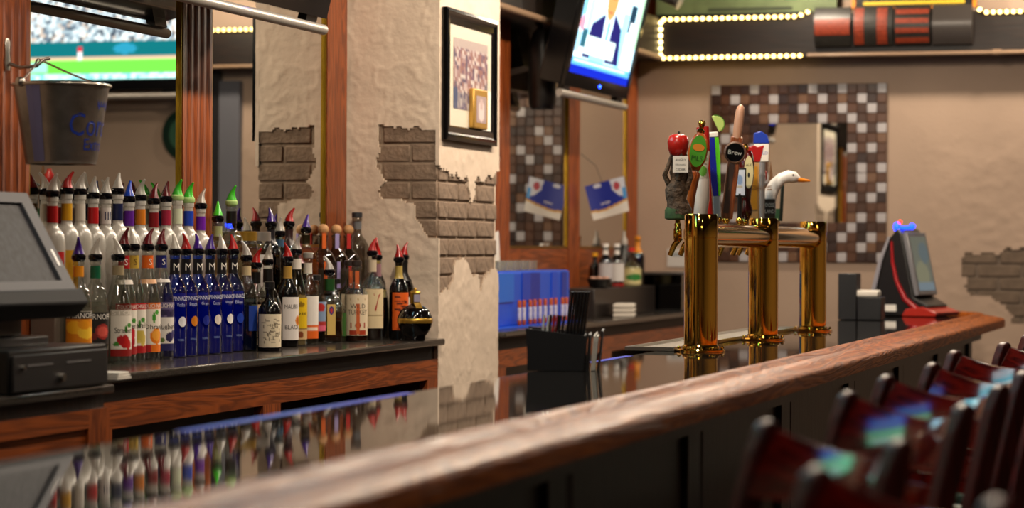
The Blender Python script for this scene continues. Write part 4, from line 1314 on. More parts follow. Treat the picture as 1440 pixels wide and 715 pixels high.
bottle('tall clear bottle with dark grey cap beside the pillar', -3.095, 8.20, ZR, 0.043, 0.275, 'whiskey', G_smoke, neck=('6a6c70', 0.84, 0.95), cap=('plug', '2c2e34'))

# ------------------------------------------------------------------ the bar
BT = 1.065
bar = empty('bar_counter', (-1.36, 5.0, 0), 0, 'long bar counter with polished black top, honey wood rail and dark panelled front', 'bar')
BO = Vector((-1.36, 5.0, 0))
BY0, BY1 = -1.5, 11.55


def bx(x0, x1, y0, y1, z0, z1):
    return MB().box(x0 - BO.x, x1 - BO.x, y0 - BO.y, y1 - BO.y, z0, z1)


bx(-1.685, -1.185, BY0, BY1 - 0.1, 1.03, BT).build('bar_top', M_granite, bar, bevel=0.006)
for ya, yb in ((3.62, 4.75), (6.18, 6.60)):  # thin blue strips drawn for the blue line on the back edge
    bx(-1.684, -1.660, ya, yb, 1.0651, 1.0660).build('blue_edge_strip', pm('blue_edge_colour', '2438d8', 0.35), bar)
# rail swept along the front and round the far corner
prof = [(0.0, 1.020), (0.0, 1.048), (0.004, 1.056), (0.014, 1.061), (0.05, 1.068), (0.078, 1.072), (0.084, 1.069), (0.090, 1.071), (0.098, 1.079), (0.108, 1.083), (0.118, 1.082), (0.128, 1.076), (0.134, 1.0655), (0.134, 1.03), (0.09, 1.020)]
path = [((-1.06, BY0), (-1, 0))]
path += [((-1.06, BY0 + (11.05 - BY0) * k / 40), (-1, 0)) for k in range(1, 41)]
R0 = 0.45
for k in range(1, 13):
    a = PI / 2 * k / 12
    path.append(((-1.06 - R0 + R0 * math.cos(a), 11.05 + R0 * math.sin(a)), (-math.cos(a), -math.sin(a))))
path.append(((-1.69, 11.50), (0, -1)))
vs, fs = [], []
n = len(prof)
for (px, py), (nx, ny) in path:
    for o, z in prof:
        vs.append((px + nx * o - BO.x, py + ny * o - BO.y, z))
for i in range(len(path) - 1):
    for k in range(n):
        k2 = (k + 1) % n
        fs.append((i * n + k, i * n + k2, (i + 1) * n + k2, (i + 1) * n + k))
fs += [tuple(range(n)), tuple(range((len(path) - 1) * n, len(path) * n))]
MB().add(vs, fs).build('wood_rail', M_rail, bar, smooth=50)
bx(-1.62, -1.235, BY0, 11.30, 0.0, 1.029).build('carcass', M_black, bar)
bx(-1.235, -1.20, BY0, 11.30, 0.0, 0.14).build('kick_board', M_darkwood, bar)
bx(-1.235, -1.19, BY0, 11.30, 0.955, 1.011).build('cornice', M_darkwood, bar)
PY = [4.256 - 1.13 * k for k in range(5, 0, -1)] + [4.256 + 1.133 * k for k in range(7)]
PY = [y for y in PY if y > BY0 + 0.2]
M_pil = wood('pilaster_wood', '100a08', '22140e', 'Z', 10, 0.45)
for y in PY:
    bx(-1.235, -1.212, y - 0.06, y + 0.06, 0.14, 0.955).build('pilaster', M_pil, bar, bevel=0.003)
    for k in range(3):
        bx(-1.235, -1.222, y + 0.075 + 0.03 * k, y + 0.09 + 0.03 * k, 0.14, 0.955).build('reed', M_darkwood, bar, bevel=0.004)
for a, b in zip(PY, PY[1:] + [11.2]):
    bx(-1.235, -1.228, a + 0.165, b - 0.06, 0.14, 0.955).build('front_panel', M_darkwood, bar)
# end panel
bx(-1.62, -1.24, 11.30, 11.33, 0.0, 1.029).build('end_panel', M_darkwood, bar)
# steel drip tray under the taps
dt = empty('drip_tray', (-1.70, 7.95, BT), 0, 'long shallow steel drip tray on the bar edge under the beer taps', 'drip tray')
MB().box(-0.075, 0.075, -1.0, 1.0, 0.0008, 0.003).build('pan', M_steel, dt)
for q in (MB().box(-0.075, -0.071, -1.0, 1.0, 0.003, 0.012), MB().box(0.071, 0.075, -1.0, 1.0, 0.003, 0.012), MB().box(-0.071, 0.071, -1.0, -0.996, 0.003, 0.012), MB().box(-0.071, 0.071, 0.996, 1.0, 0.003, 0.012)):
    q.build('rim', M_steel, dt)

# ------------------------------------------------------------------ brass beer tower
TX, TY = -1.552, [6.98, 7.93, 8.88]
tw = empty('beer_tower', (TX, 7.93, BT), 0, 'polished brass beer tower of three columns joined by cross tubes', 'beer tower')
for y in TY:
    c = MB().lathe([(0.0495, 0.0), (0.0495, 0.332), (0.0485, 0.333), (0.0485, 0.335), (0.0495, 0.336), (0.0495, 0.400), (0.047, 0.405), (0.02, 0.406)], 40, Matrix.Translation((0, y - 7.93, 0))).build('column', M_brass, tw, smooth=35)
    fl = MB().lathe([(0.073, 0.001), (0.073, 0.005), (0.070, 0.008), (0.055, 0.009), (0.054, 0.016), (0.050, 0.020)], 40, Matrix.Translation((0, y - 7.93, 0))).build('flange', M_brass, tw, smooth=35)
    for k in range(6):
        a = PI / 3 * k + 0.3
        MB().ball((0.064 * math.cos(a), y - 7.93 + 0.064 * math.sin(a), 0.0115), (0.006, 0.006, 0.005), 10, 6).build('bolt', M_brass, fl, smooth=60)
ZT = 1.409 - BT
for a, b in zip(TY, TY[1:]):
    MB().lathe([(0.0365, a - 7.93 + 0.04), (0.0365, b - 7.93 - 0.04)], 32, Matrix.Translation((0, 0, ZT)) @ Matrix.Rotation(-PI / 2, 4, 'X')).build('cross_tube', M_brass, tw, smooth=40)
    for yy, s in ((a, 1), (b, -1)):
        MB().lathe([(0.041, yy - 7.93 + s * 0.036), (0.041, yy - 7.93 + s * 0.052)], 32, Matrix.Translation((0, 0, ZT)) @ Matrix.Rotation(-PI / 2, 4, 'X')).build('tube_collar', M_brass, tw, smooth=40)
FX = -1.66
TAPS = [7.138, 7.275, 7.59, 7.43, 7.715, 7.84, 8.06, 8.155, 8.30, 8.44, 8.575, 8.725]
for y in TAPS:
    f = MB()
    f.tube([(-0.030, y - 7.93, ZT), (-0.085, y - 7.93, ZT)], [0.013, 0.012], 14)
    f.lathe([(0.010, -0.020), (0.013, -0.012), (0.013, 0.016), (0.009, 0.024), (0.011, 0.032), (0.008, 0.038), (0.008, 0.046)], 14, Matrix.Translation((FX - TX, y - 7.93, ZT)))
    f.tube([(-0.100, y - 7.93, ZT - 0.008), (-0.118, y - 7.93, ZT - 0.03), (-0.132, y - 7.93, ZT - 0.062)], [0.0095, 0.009, 0.0078], 12)
    f.build('faucet', M_brass, tw, smooth=40)
ZH = 1.409 + 0.046


# ------------------------------------------------------------------ tap handles
def handle(i, label, rz=0.0):
    r = empty('tap_handle', (FX, TAPS[i], ZH), rz, label, 'tap handle', 'tap handles on the brass tower')
    MB().lathe([(0.009, 0.0), (0.013, 0.004), (0.013, 0.012), (0.010, 0.018)], 14).build('ferrule', M_brass, r, smooth=40)
    return r


VIEW = math.radians(-76)        # handles' fronts turn towards this direction


def facing(r, ang=VIEW):
    r.rotation_euler = (0, 0, ang)
    return r


M_bark = pm('bark', '4a3828', 0.8, var=(45, 0.6), bump=(60, 1.0))
# 0: apple on a gnarled trunk
r = facing(handle(0, 'gnarled tree trunk tap handle topped with a red apple'))
mb = MB()
pts, rs = [], []
for k in range(13):
    t = k / 12
    pts.append((0.004 * math.sin(7 * t), 0.005 * math.cos(9 * t), 0.012 + 0.18 * t))
    rs.append(0.037 - 0.014 * t + 0.004 * math.sin(19 * t))
mb.tube(pts, rs, 14)
mb.tube([(0.01, 0.025, 0.09), (0.01, 0.038, 0.13), (0.005, 0.030, 0.17), (0.0, 0.018, 0.21)], [0.009, 0.008, 0.007, 0.004], 8)
mb.tube([(0.0, -0.024, 0.10), (0.01, -0.040, 0.135), (0.015, -0.032, 0.155), (0.01, -0.018, 0.20)], [0.009, 0.008, 0.007, 0.004], 8)
mb.tube([(0.022, 0.0, 0.12), (0.024, 0.012, 0.17), (0.016, 0.006, 0.215)], [0.008, 0.007, 0.004], 8)
mb.build('trunk', M_bark, r, smooth=60)
MB().lathe([(0.030, 0.0), (0.040, 0.004), (0.040, 0.030), (0.034, 0.038)], 18).build('grassy_base', pm('grass_green', '25401c', 0.8, var=(60, 0.5)), r, smooth=40)
MB().lathe([(0.010, 0.192), (0.024, 0.196), (0.031, 0.216), (0.033, 0.236), (0.027, 0.254), (0.014, 0.259), (0.005, 0.253)], 22).build('apple', pm('apple_red', 'a81c14', 0.25, var=(12, 0.3)), r, smooth=60)
MB().tube([(0, 0, 0.252), (0.002, 0.003, 0.268)], 0.003, 8).build('stem', M_ink, r)
sg_ = MB().box(0.036, 0.042, -0.016, 0.030, 0.142, 0.192).build('hanging_sign', M_white, r)
for k, w in enumerate(['ANGRY', 'ORCHARD', 'CIDER']):
    lettering('lettering', w, M_ink, lambda x, y, k=k: (0.0425, 0.007 + x, 0.180 - 0.0145 * k + y), 0.032, 0.0075, sg_)
# 1: turned wood with green oval
r = facing(handle(1, 'turned orange wood tap handle with green oval badge and brass finial'))
M_hw = wood('handle_wood', '7a3010', 'b05a1e', 'Z', 20, 0.25, 0.5)
MB().lathe([(0.011, 0.015), (0.014, 0.03), (0.013, 0.08), (0.016, 0.12), (0.018, 0.145), (0.012, 0.155), (0.018, 0.165)], 18).build('stem', M_hw, r, smooth=45)
Ov = Matrix.Translation((0, 0, 0.215)) @ Matrix.Rotation(PI / 2, 4, 'Y')
MB().lathe([(0.02, -0.012), (0.030, -0.009), (0.030, 0.009), (0.026, 0.013), (0.02, 0.014)], 30, Ov @ Matrix.Diagonal((1.95, 1.0, 1, 1))).build('oval_board', M_hw, r, smooth=45)
gv = MB().lathe([(0.0252, 0.0135), (0.0252, 0.0155)], 30, Ov @ Matrix.Diagonal((1.95, 1.0, 1, 1))).build('green_badge', pm('badge_green', '3f8a1c', 0.35), r)
MB().lathe([(0.016, 0.0156), (0.016, 0.0165)], 24, Matrix.Translation((0, 0, 0.226)) @ Matrix.Rotation(PI / 2, 4, 'Y') @ Matrix.Diagonal((0.7, 1.15, 1, 1))).build('orange_arch', pm('badge_orange', 'c07818', 0.4), gv)
lettering('lettering', 'PILS', pm('badge_dark_green', '1f5010', 0.4), lambda x, y: (0.0165, x, 0.193 + y), 0.034, 0.016, gv)
MB().lathe([(0.010, 0.272), (0.013, 0.278), (0.006, 0.286), (0.010, 0.296), (0.012, 0.303), (0.008, 0.311)], 16).build('brass_finial', M_brass, r, smooth=45)
r.rotation_euler[0] = math.radians(-8)
# 2: red cylinder
r = facing(handle(2, 'plain red flared cylinder tap handle'))
MB().lathe([(0.011, 0.015), (0.013, 0.12), (0.017, 0.22), (0.021, 0.30), (0.020, 0.304), (0.015, 0.304)], 20, Matrix.Rotation(math.radians(4.5), 4, 'X')).build('grip', pm('handle_red', 'a81a14', 0.25), r, smooth=40)
# 3: white tusk
r = facing(handle(3, 'curved white tusk-shaped tap handle with green label'))
MB().tube([(0, 0.004, 0.015), (0, 0.002, 0.07), (0, 0.0, 0.13), (0, -0.004, 0.17), (0, -0.002, 0.21), (0, 0.002, 0.235)], [0.020, 0.025, 0.021, 0.017, 0.013, 0.005], 16).build('grip', pm('ivory_white', 'd8cec4', 0.3), r, smooth=60)
tg = Img(14, 28, 'c8c4b4')
tg.ell(0.5, 0.75, 0.4, 0.2, '5a9a34').ell(0.5, 0.3, 0.3, 0.12, '7f8a6c').rect(0.2, 0.45, 0.8, 0.5, '4a4a40')
printed('label', tg, lambda s, t: (0.0215 * math.cos((s - .5) * 1.6), 0.0215 * math.sin((s - .5) * 1.6) - 0.002, 0.135 + 0.085 * t), M_print, r)
r.rotation_euler[0] = math.radians(-5)
# 4: blue and green with lime
r = facing(handle(4, 'blue and lime green slanted tap handle topped with a lime wedge'))
Tl = Matrix.Rotation(math.radians(4), 4, 'X')
MB().box(-0.014, 0.014, -0.012, 0.012, 0.015, 0.085, Tl).build('clear_grip', pm('grey_clear_grip', 'a8a6a4', 0.2), r, bevel=0.003)
MB().prism([(-0.010, 0.085), (0.006, 0.085), (0.006, 0.275), (-0.022, 0.275), (-0.020, 0.20)], -0.013, 0.013, 'X', Tl).build('blue_body', pm('deep_blue', '16249c', 0.25), r)
MB().prism([(0.0065, 0.085), (0.014, 0.085), (0.020, 0.20), (0.019, 0.275), (0.0065, 0.275)], -0.014, 0.014, 'X', Tl).build('green_side', pm('lime_green', '5ac81c', 0.25), r)
MB().box(-0.015, 0.015, -0.022, 0.019, 0.2755, 0.293, Tl).build('white_cap', M_white, r, bevel=0.004)
lettering('lettering', 'LIGHT LIME', M_whiteink, lambda x, y: Tl @ Vector((0.0136, -0.006 + x, 0.17 + y)), 0.011, 0.15, r, vertical=True)
half = [(0.029 * math.cos(a), 0.029 * math.sin(a)) for a in [PI * k / 12 for k in range(13)]]
Lm = Tl @ Matrix.Translation((0, 0.012, 0.318)) @ Matrix.Rotation(math.radians(-68), 4, 'X') @ Matrix.Rotation(math.radians(0), 4, 'Z')
MB().prism(half, -0.008, 0.008, 'X', Lm).build('lime_wedge', pm('lime_flesh', 'b4cc6c', 0.35), r, bevel=0.003)
MB().prism([(x * 1.06, z * 1.06) for x, z in half[1:-1]] + [(x * 1.005, z * 1.005) for x, z in reversed(half[1:-1])], -0.0085, 0.0085, 'X', Lm).build('lime_rind', pm('lime_rind_green', '4a8a24', 0.4), r)
# 5: tall brown paddle
r = facing(handle(5, 'tall brown wooden paddle tap handle with round black badge and finger-shaped tip'))
Tp = Matrix.Rotation(math.radians(-7), 4, 'X')
MB().box(-0.013, 0.013, -0.020, 0.020, 0.012, 0.285, Tp).build('paddle', wood('paddle_wood', '5a2a14', '8f4a26', 'Z', 24, 0.3, 0.3), r, bevel=0.004)
MB().box(0.013, 0.0145, -0.014, 0.004, 0.03, 0.20, Tp).build('dark_inlay', pm('dark_brown_inlay', '3a1f16', 0.5), r)
lettering('lettering', 'AMBER ALE', pm('tan_ink', 'a87850', 0.5), lambda x, y: Tp @ Vector((0.0149, -0.005 + x, 0.115 + y)), 0.011, 0.13, r, vertical=True)
Bd = Tp @ Matrix.Translation((0.012, 0, 0.232)) @ Matrix.Rotation(PI / 2, 4, 'Y')
bdg = MB().lathe([(0.036, 0.0), (0.037, 0.004), (0.032, 0.007), (0.030, 0.005)], 30, Bd).build('badge_rim', pm('rim_brown', '6b4a3a', 0.4), r, smooth=40)
MB().lathe([(0.030, 0.0), (0.030, 0.0056)], 30, Bd).build('badge', M_blackgloss, r)
lettering('lettering', 'Brew', pm('silver_ink', 'b0aca8', 0.3), lambda x, y: Tp @ Vector((0.0185, x, 0.232 + y)), 0.045, 0.02, r)
MB().tube([Tp @ Vector((0, 0, z)) for z in (0.280, 0.30, 0.34, 0.37, 0.385, 0.392)], [0.014, 0.0155, 0.016, 0.015, 0.011, 0.004], 14).build('finger_tip', pm('pale_wood_tip', 'b98a70', 0.4), r, smooth=60)
# 6: small framed sign
r = facing(handle(6, 'slim tap handle holding a small black framed white sign'))
MB().tube([(0, 0, 0.015), (0, 0, 0.10)], 0.008, 10).build('stem', M_black, r)
MB().box(-0.006, 0.006, -0.022, 0.022, 0.088, 0.188).build('black_frame', M_black, r, bevel=0.002)
sgi = Img(12, 24, 'd6dcea')
sgi.ell(0.5, 0.4, 0.3, 0.2, '8fa8d0').rect(0.2, 0.65, 0.8, 0.72, 'c0b8a8')
printed('sign_face', sgi, lambda s, t: (0.0066, -0.017 + 0.034 * s, 0.095 + 0.086 * t), M_print, r)
# 7: burgundy turned
r = facing(handle(7, 'burgundy turned tap handle with tall cream oval label and gold finial'))
MB().lathe([(0.014, 0.015), (0.024, 0.03), (0.026, 0.045), (0.018, 0.075), (0.022, 0.115), (0.030, 0.16), (0.031, 0.205), (0.025, 0.24), (0.020, 0.25)], 24).build('grip', pm('burgundy_lacquer', '4a0c0c', 0.12, coat=0.6), r, smooth=50)
lb = MB().lathe([(0.0155, -0.002), (0.0155, 0.004)], 24, Matrix.Translation((0.028, 0.010, 0.175)) @ Matrix.Rotation(PI / 2, 4, 'Y') @ Matrix.Diagonal((3.6, 1.0, 1, 1))).build('cream_oval', pm('cream_enamel', 'dccf9c', 0.35), r)
lettering('lettering', 'ALE', M_ink, lambda x, y: (0.0325, 0.010 + x, 0.20 + y), 0.020, 0.008, lb)
MB().ball((0.0325, 0.010, 0.165), (0.0005, 0.004, 0.009), 10, 6).build('emblem', M_ink, lb)
MB().lathe([(0.008, 0.248), (0.012, 0.256), (0.010, 0.266), (0.006, 0.272)], 14).build('gold_finial', M_brass, r, smooth=45)
# 8: tan paddle with red crest
r = facing(handle(8, 'tan paddle tap handle with orange lettering and red flared crest'))
MB().box(-0.011, 0.011, -0.020, 0.020, 0.015, 0.215).build('paddle', pm('tan_lacquer', 'c0935e', 0.35), r, bevel=0.004)
MB().box(0.011, 0.0125, -0.013, 0.013, 0.05, 0.20).build('amber_inlay', pm('amber_inlay', 'c98a24', 0.35), r)
lettering('lettering', 'LEAGUE', pm('brown_ink', '7a4a18', 0.5), lambda x, y: (0.0128, x, 0.125 + y), 0.016, 0.13, r, vertical=True, condense=True)
MB().prism([(-0.022, 0.2155), (0.022, 0.2155), (0.036, 0.275), (0.012, 0.268), (0.0, 0.275), (-0.012, 0.268), (-0.040, 0.28)], -0.012, 0.012, 'X').build('red_crest', pm('crest_red', 'a81818', 0.25), r, bevel=0.003)
# 9: white and blue can-shaped top
r = facing(handle(9, 'tap handle with white and blue mountain-shaped top behind the red crest'))
MB().tube([(0, 0, 0.015), (0, 0, 0.22)], [0.012, 0.014], 12).build('stem', pm('silver_stem', 'b4b6ba', 0.25, 0.5), r, smooth=60)
MB().box(-0.012, 0.012, -0.028, 0.026, 0.221, 0.285).build('white_block', M_white, r, bevel=0.004)
MB().prism([(-0.030, 0.286), (0.028, 0.286), (0.020, 0.315), (-0.004, 0.330), (-0.028, 0.322)], -0.012, 0.012, 'X').build('blue_peak', pm('peak_blue', '1c3ca8', 0.3), r, bevel=0.003)
lettering('lettering', 'COLD', pm('peak_blue', '1c3ca8'), lambda x, y: (0.0125, x, 0.252 + y), 0.042, 0.03, r)
# 10: goose
r = facing(handle(10, 'white goose head and neck tap handle with orange beak'), VIEW)
gp = [(0, 0.0, 0.012), (0, 0.0, 0.05), (0, 0.0, 0.085), (0, 0.008, 0.115), (0, 0.024, 0.145), (0, 0.046, 0.166), (0, 0.070, 0.174), (0, 0.092, 0.170), (0, 0.108, 0.162)]
MB().tube(gp, [0.022, 0.025, 0.026, 0.025, 0.023, 0.021, 0.0225, 0.021, 0.010], 18).build('head_and_neck', pm('goose_white', 'e4e0dc', 0.35), r, smooth=60)
MB().tube([(0, 0.100, 0.164), (0, 0.122, 0.160), (0, 0.148, 0.158)], [0.0135, 0.010, 0.004], 12, ell=0.75).build('beak', pm('beak_orange', 'e0821c', 0.35), r, smooth=60)
MB().ball((0.0195, 0.086, 0.178), 0.004, 10, 6).build('eye', M_ink, r, smooth=60)
gb = MB().box(0.020, 0.030, -0.026, 0.022, 0.014, 0.092).build('black_label', M_black, r, bevel=0.002)
for k, w in enumerate(['GOOSE', 'ISLAND']):
    lettering('lettering', w, M_whiteink, lambda x, y, k=k: (0.0304, -0.002 + x, 0.070 - 0.022 * k + y), 0.042, 0.014, gb, condense=True)
# 11: dark green frame with red lantern top
r = facing(handle(11, 'dark green open frame tap handle with brown spike'))
for q in (MB().prism([(-0.020, 0.015), (-0.012, 0.015), (-0.004, 0.13), (-0.012, 0.15)], -0.008, 0.008, 'X'), MB().prism([(0.010, 0.015), (0.022, 0.015), (0.028, 0.15), (0.016, 0.15)], -0.008, 0.008, 'X'),
          MB().prism([(-0.012, 0.15), (0.028, 0.15), (0.026, 0.162), (-0.008, 0.158)], -0.008, 0.008, 'X')):
    q.build('frame_bar', pm('dark_green_paint', '1a2420', 0.3), r, bevel=0.002)
MB().box(-0.006, 0.006, -0.014, 0.012, 0.015, 0.06).build('green_foot', pm('leaf_green', '2f5a3c', 0.4), r)
MB().prism([(-0.030, 0.13), (-0.008, 0.13), (-0.022, 0.235)], -0.005, 0.005, 'X').build('brown_spike', pm('spike_brown', '6a4420', 0.5), r)
MB().lathe([(0.016, 0.15), (0.020, 0.157), (0.020, 0.185), (0.012, 0.195), (0.008, 0.21)], 16, Matrix.Translation((0, -0.055, 0.01))).build('red_lantern', pm('lantern_red', '8f1a14', 0.2), r, smooth=45)

# ------------------------------------------------------------------ things standing on the bar
# black bar caddy with straws and napkins
cy = empty('bar_caddy', (-1.648, 5.80, BT), math.radians(14), 'black plastic bar caddy with straws and napkins on the bar edge', 'caddy')
M_cad = pm('caddy_black', '111116', 0.45)
MB().prism([(-0.075, 0.001), (0.060, 0.001), (0.068, 0.088), (-0.082, 0.105)], -0.085, -0.079, 'Y').build('front_wall', M_cad, cy)
MB().prism([(-0.075, 0.001), (0.060, 0.001), (0.068, 0.088), (-0.082, 0.105)], 0.079, 0.085, 'Y').build('rear_wall', M_cad, cy)
MB().box(-0.078, -0.073, -0.079, 0.079, 0.001, 0.10).build('side_wall', M_cad, cy)
MB().box(0.060, 0.065, -0.079, 0.079, 0.001, 0.088).build('side_wall', M_cad, cy)
MB().box(-0.073, 0.060, -0.079, 0.079, 0.001, 0.006).build('floor_panel', M_cad, cy)
MB().box(0.066, 0.072, -0.075, 0.10, 0.001, 0.095, Matrix.Rotation(math.radians(4), 4, 'Y')).build('divider', M_cad, cy)
straw_me = MB().lathe([(0.0034, 0), (0.0034, 0.19)], 8).mesh('straw', smooth=60)
straw_me.materials.append(pm('straw_black', '0c0c10', 0.3))
straw_cols = {'white': pm('straw_white', 'd8d4d0', 0.4), 'red': pm('straw_red', 'b01818', 0.4)}
for i in range(6):
    for j in range(6):
        s = link('drinking_straw', straw_me, None)
        M_s = cy.matrix_basis @ Matrix.Translation((0.008 + 0.0082 * i, -0.035 + 0.0082 * j, 0.0065)) @ Matrix.Rotation(math.radians(7), 4, 'Y')
        s.matrix_world = M_s
        tag(s, 'black drinking straw in the tall bundle in the bar caddy', 'straw', 'black straws in the bar caddy')
sh_me = MB().lathe([(0.0028, 0), (0.0028, 0.13)], 8).mesh('straw', smooth=60)
sh_me.materials.append(pm('straw_black', '0c0c10', 0.3))
for k, (x, y, c) in enumerate([(-0.048, -0.02, 'white'), (-0.040, -0.03, 'white'), (-0.030, -0.02, 'red'), (-0.024, 0.0, 'black'), (-0.036, 0.01, 'black'), (-0.015, -0.03, 'black'), (-0.012, -0.012, 'black'), (-0.02, 0.02, 'red'), (-0.006, -0.035, 'black')]):
    s = link('stir_stick', sh_me, None)
    s.matrix_world = cy.matrix_basis @ Matrix.Translation((x, y, 0.0065)) @ Matrix.Rotation(math.radians(4 + 2 * (k % 3)), 4, 'Y')
    if c != 'black':
        s.material_slots[0].link = 'OBJECT'
        s.material_slots[0].material = straw_cols[c]
    tag(s, 'short %s stir stick standing in the bar caddy' % c, 'stir stick', 'stir sticks in the bar caddy')
nk = empty('napkin_stack', tuple(cy.matrix_basis @ Vector((0.088, 0.0, 0.001))), math.radians(14), 'white paper napkins wedged at the end of the bar caddy', 'napkins')
for k in range(3):
    MB().box(-0.010 + 0.004 * k, -0.007 + 0.004 * k, -0.07, 0.08, 0.0, 0.085 + 0.006 * (k % 2), Matrix.Rotation(math.radians(5), 4, 'Y')).build('napkin', M_white, nk)
MB().box(0.006, 0.011, -0.075, 0.10, 0.0, 0.10, Matrix.Rotation(math.radians(6), 4, 'Y')).build('black_holder', M_cad, nk)

# black napkin holder by the last column
nh = empty('napkin_holder', (-1.605, 10.35, BT), math.radians(0), 'stepped black napkin holder with white napkins near the far end of the bar', 'napkin holder')
MB().box(-0.085, -0.005, -0.06, 0.06, 0.001, 0.20).build('tall_bin', M_cad, nh, bevel=0.004)
MB().box(-0.003, 0.10, -0.06, 0.06, 0.001, 0.10).build('low_bin', M_cad, nh, bevel=0.004)
MB().box(-0.02, 0.085, -0.05, 0.05, 0.1005, 0.128).build('napkins', M_white, nh, bevel=0.008)

# touch screen game terminal
gt = empty('game_terminal', (-1.475, 11.08, BT), math.radians(-13), 'black and silver countertop game terminal with red trim and blue lights', 'game machine')
sidep = [(-0.14, 0.002), (0.10, 0.002), (0.12, 0.05), (0.05, 0.09), (-0.01, 0.38), (-0.03, 0.40), (-0.06, 0.36), (-0.10, 0.25), (-0.13, 0.12)]
MB().prism(sidep, -0.13, 0.13, 'Y').build('body', M_black, gt, bevel=0.006)
back = [(-0.14, 0.002), (-0.13, 0.12), (-0.10, 0.25), (-0.06, 0.36), (-0.072, 0.36), (-0.118, 0.25), (-0.15, 0.12), (-0.165, 0.002)]
MB().prism(back, -0.135, 0.135, 'Y').build('silver_back', pm('silver_shell', 'a8a8b0', 0.3, 0.4), gt)
cpts = [(-0.055, 0.34), (-0.05, 0.25), (-0.03, 0.16), (0.01, 0.08), (0.07, 0.03)]
MB().tube([(x, -0.131, z) for x, z in cpts], [0.006, 0.008, 0.010, 0.013, 0.016], 8).build('red_trim', pm('terminal_red', 'a0141a', 0.25), gt, smooth=60)
MB().prism([(0.0, 0.002), (0.16, 0.002), (0.17, 0.02), (0.10, 0.045), (0.02, 0.035)], -0.15, 0.15, 'Y').build('red_base', pm('base_red', 'b0281c', 0.25), gt, bevel=0.004)
Sc = Matrix.Translation((0.062, 0, 0.095)) @ Matrix.Rotation(math.radians(-12), 4, 'Y')
MB().box(-0.012, 0.012, -0.12, 0.12, 0.0, 0.29, Sc).build('screen_frame', pm('screen_frame_grey', '77777c', 0.3), gt, bevel=0.004)
gi = Img(20, 24, 'a9a894')
gi.ell(0.4, 0.7, 0.4, 0.25, 'c4bf9c').ell(0.7, 0.3, 0.3, 0.2, '98a4a4').rect(0, 0.85, 1, 1, 'b4c4cc')
printed('screen', gi, lambda s, t: Sc @ Vector((0.0126, -0.10 + 0.20 * s, 0.02 + 0.25 * t)), painted('dim_screen', emit=0.35), gt)
lettering('white_sticker', 'I', M_whiteink, lambda x, y: (-0.075 + x, -0.1335, 0.038 + y), 0.09, 0.03, gt, condense=True)
M_led = pm('blue_lamp', '1a50ff', 0.3, emit=('0a34ff', 6))
MB().ball((-0.045, -0.09, 0.405), (0.016, 0.016, 0.022)).build('blue_light', M_led, gt, smooth=60)
MB().ball((0.012, -0.05, 0.408), (0.014, 0.014, 0.014)).build('blue_light', M_led, gt, smooth=60)
MB().tube([(-0.045, -0.09, 0.40), (0.012, -0.05, 0.403)], 0.008, 8).build('blue_light', M_led, gt, smooth=60)
MB().ball((-0.03, -0.09, 0.428), 0.008).build('red_light', pm('red_lamp', 'ff2a20', 0.3, emit=('ff2418', 5)), gt, smooth=60)
tag(MB().tube([(-1.655, 10.83, 1.072), (-1.66, 10.86, 1.11), (-1.645, 10.92, 1.12), (-1.635, 10.96, 1.075)], 0.005, 8).build('terminal_cord', M_black, smooth=60), 'short black cord looping behind the game terminal', 'cord')

# ------------------------------------------------------------------ back counter beyond the pillar
bd = empty('blue_display_case', (-2.93, 9.72, ZC), 0, 'long translucent blue plastic display case beside the pillar', 'display case')
M_bl = pm('blue_plastic', '0d4fd0', 0.35, trans=0.0)
hl = 0.64
MB().box(-0.09, 0.03, -hl, hl, 0.0, 0.23).build('back_panel', M_bl, bd, bevel=0.012)
for k, (a, b, c) in enumerate([(-0.58, -0.22, '1468d8'), (-0.10, 0.02, '0a3cb8'), (0.02, 0.16, '0a2a9c'), (0.34, 0.42, '0c46cc'), (0.50, 0.58, '0a2fa0')]):
    MB().box(0.03, 0.034, a, b, 0.105, 0.222).build('panel_rib', pm('blue_rib_%d' % k, c, 0.35), bd)
MB().box(0.03, 0.085, -hl, hl, 0.0, 0.006).build('ledge', M_bl, bd)
dsc = MB().lathe([(0.045, 0.0), (0.045, 0.003)], 24, Matrix.Translation((0.034, -0.50, 0.065)) @ Matrix.Rotation(PI / 2, 4, 'Y')).build('round_badge', pm('navy_badge', '14204a', 0.4), bd)
lettering('lettering', 'D', M_whiteink, lambda x, y: (0.0376, -0.488 + x, 0.078 + y), 0.03, 0.02, dsc)
lettering('lettering', 'UT', M_whiteink, lambda x, y: (0.0376, -0.492 + x, 0.050 + y), 0.045, 0.02, dsc)
tube_y = [-0.214, -0.15, -0.056, 0.01, 0.087, 0.166, 0.255, 0.325, 0.438, 0.5, 0.60]
tb = None
for y in tube_y:
    if tb is None:
        tb = empty('shot_tube', (0, 0, 0), 0, 'slim plastic shot tube with orange ends and white label in the blue case', 'tube', 'shot tubes in the blue display case')
        MB().lathe([(0.006, 0.001), (0.0085, 0.004), (0.0085, 0.022)], 12).build('foot', pm('tube_orange', 'b5502a', 0.35), tb, smooth=40)
        MB().lathe([(0.0082, 0.0221), (0.0082, 0.075)], 12).build('sleeve', pm('tube_label', 'c4c0d0', 0.4, var=(50, 0.3)), tb, smooth=40)
        MB().lathe([(0.0085, 0.0751), (0.0085, 0.100), (0.007, 0.104)], 12).build('cap', pm('tube_orange', 'b5502a'), tb, smooth=40)
        t_ = tb
    else:
        t_ = copy_tree(tb)
    t_.location = (-2.875, 9.72 + y, ZC + 0.0065)
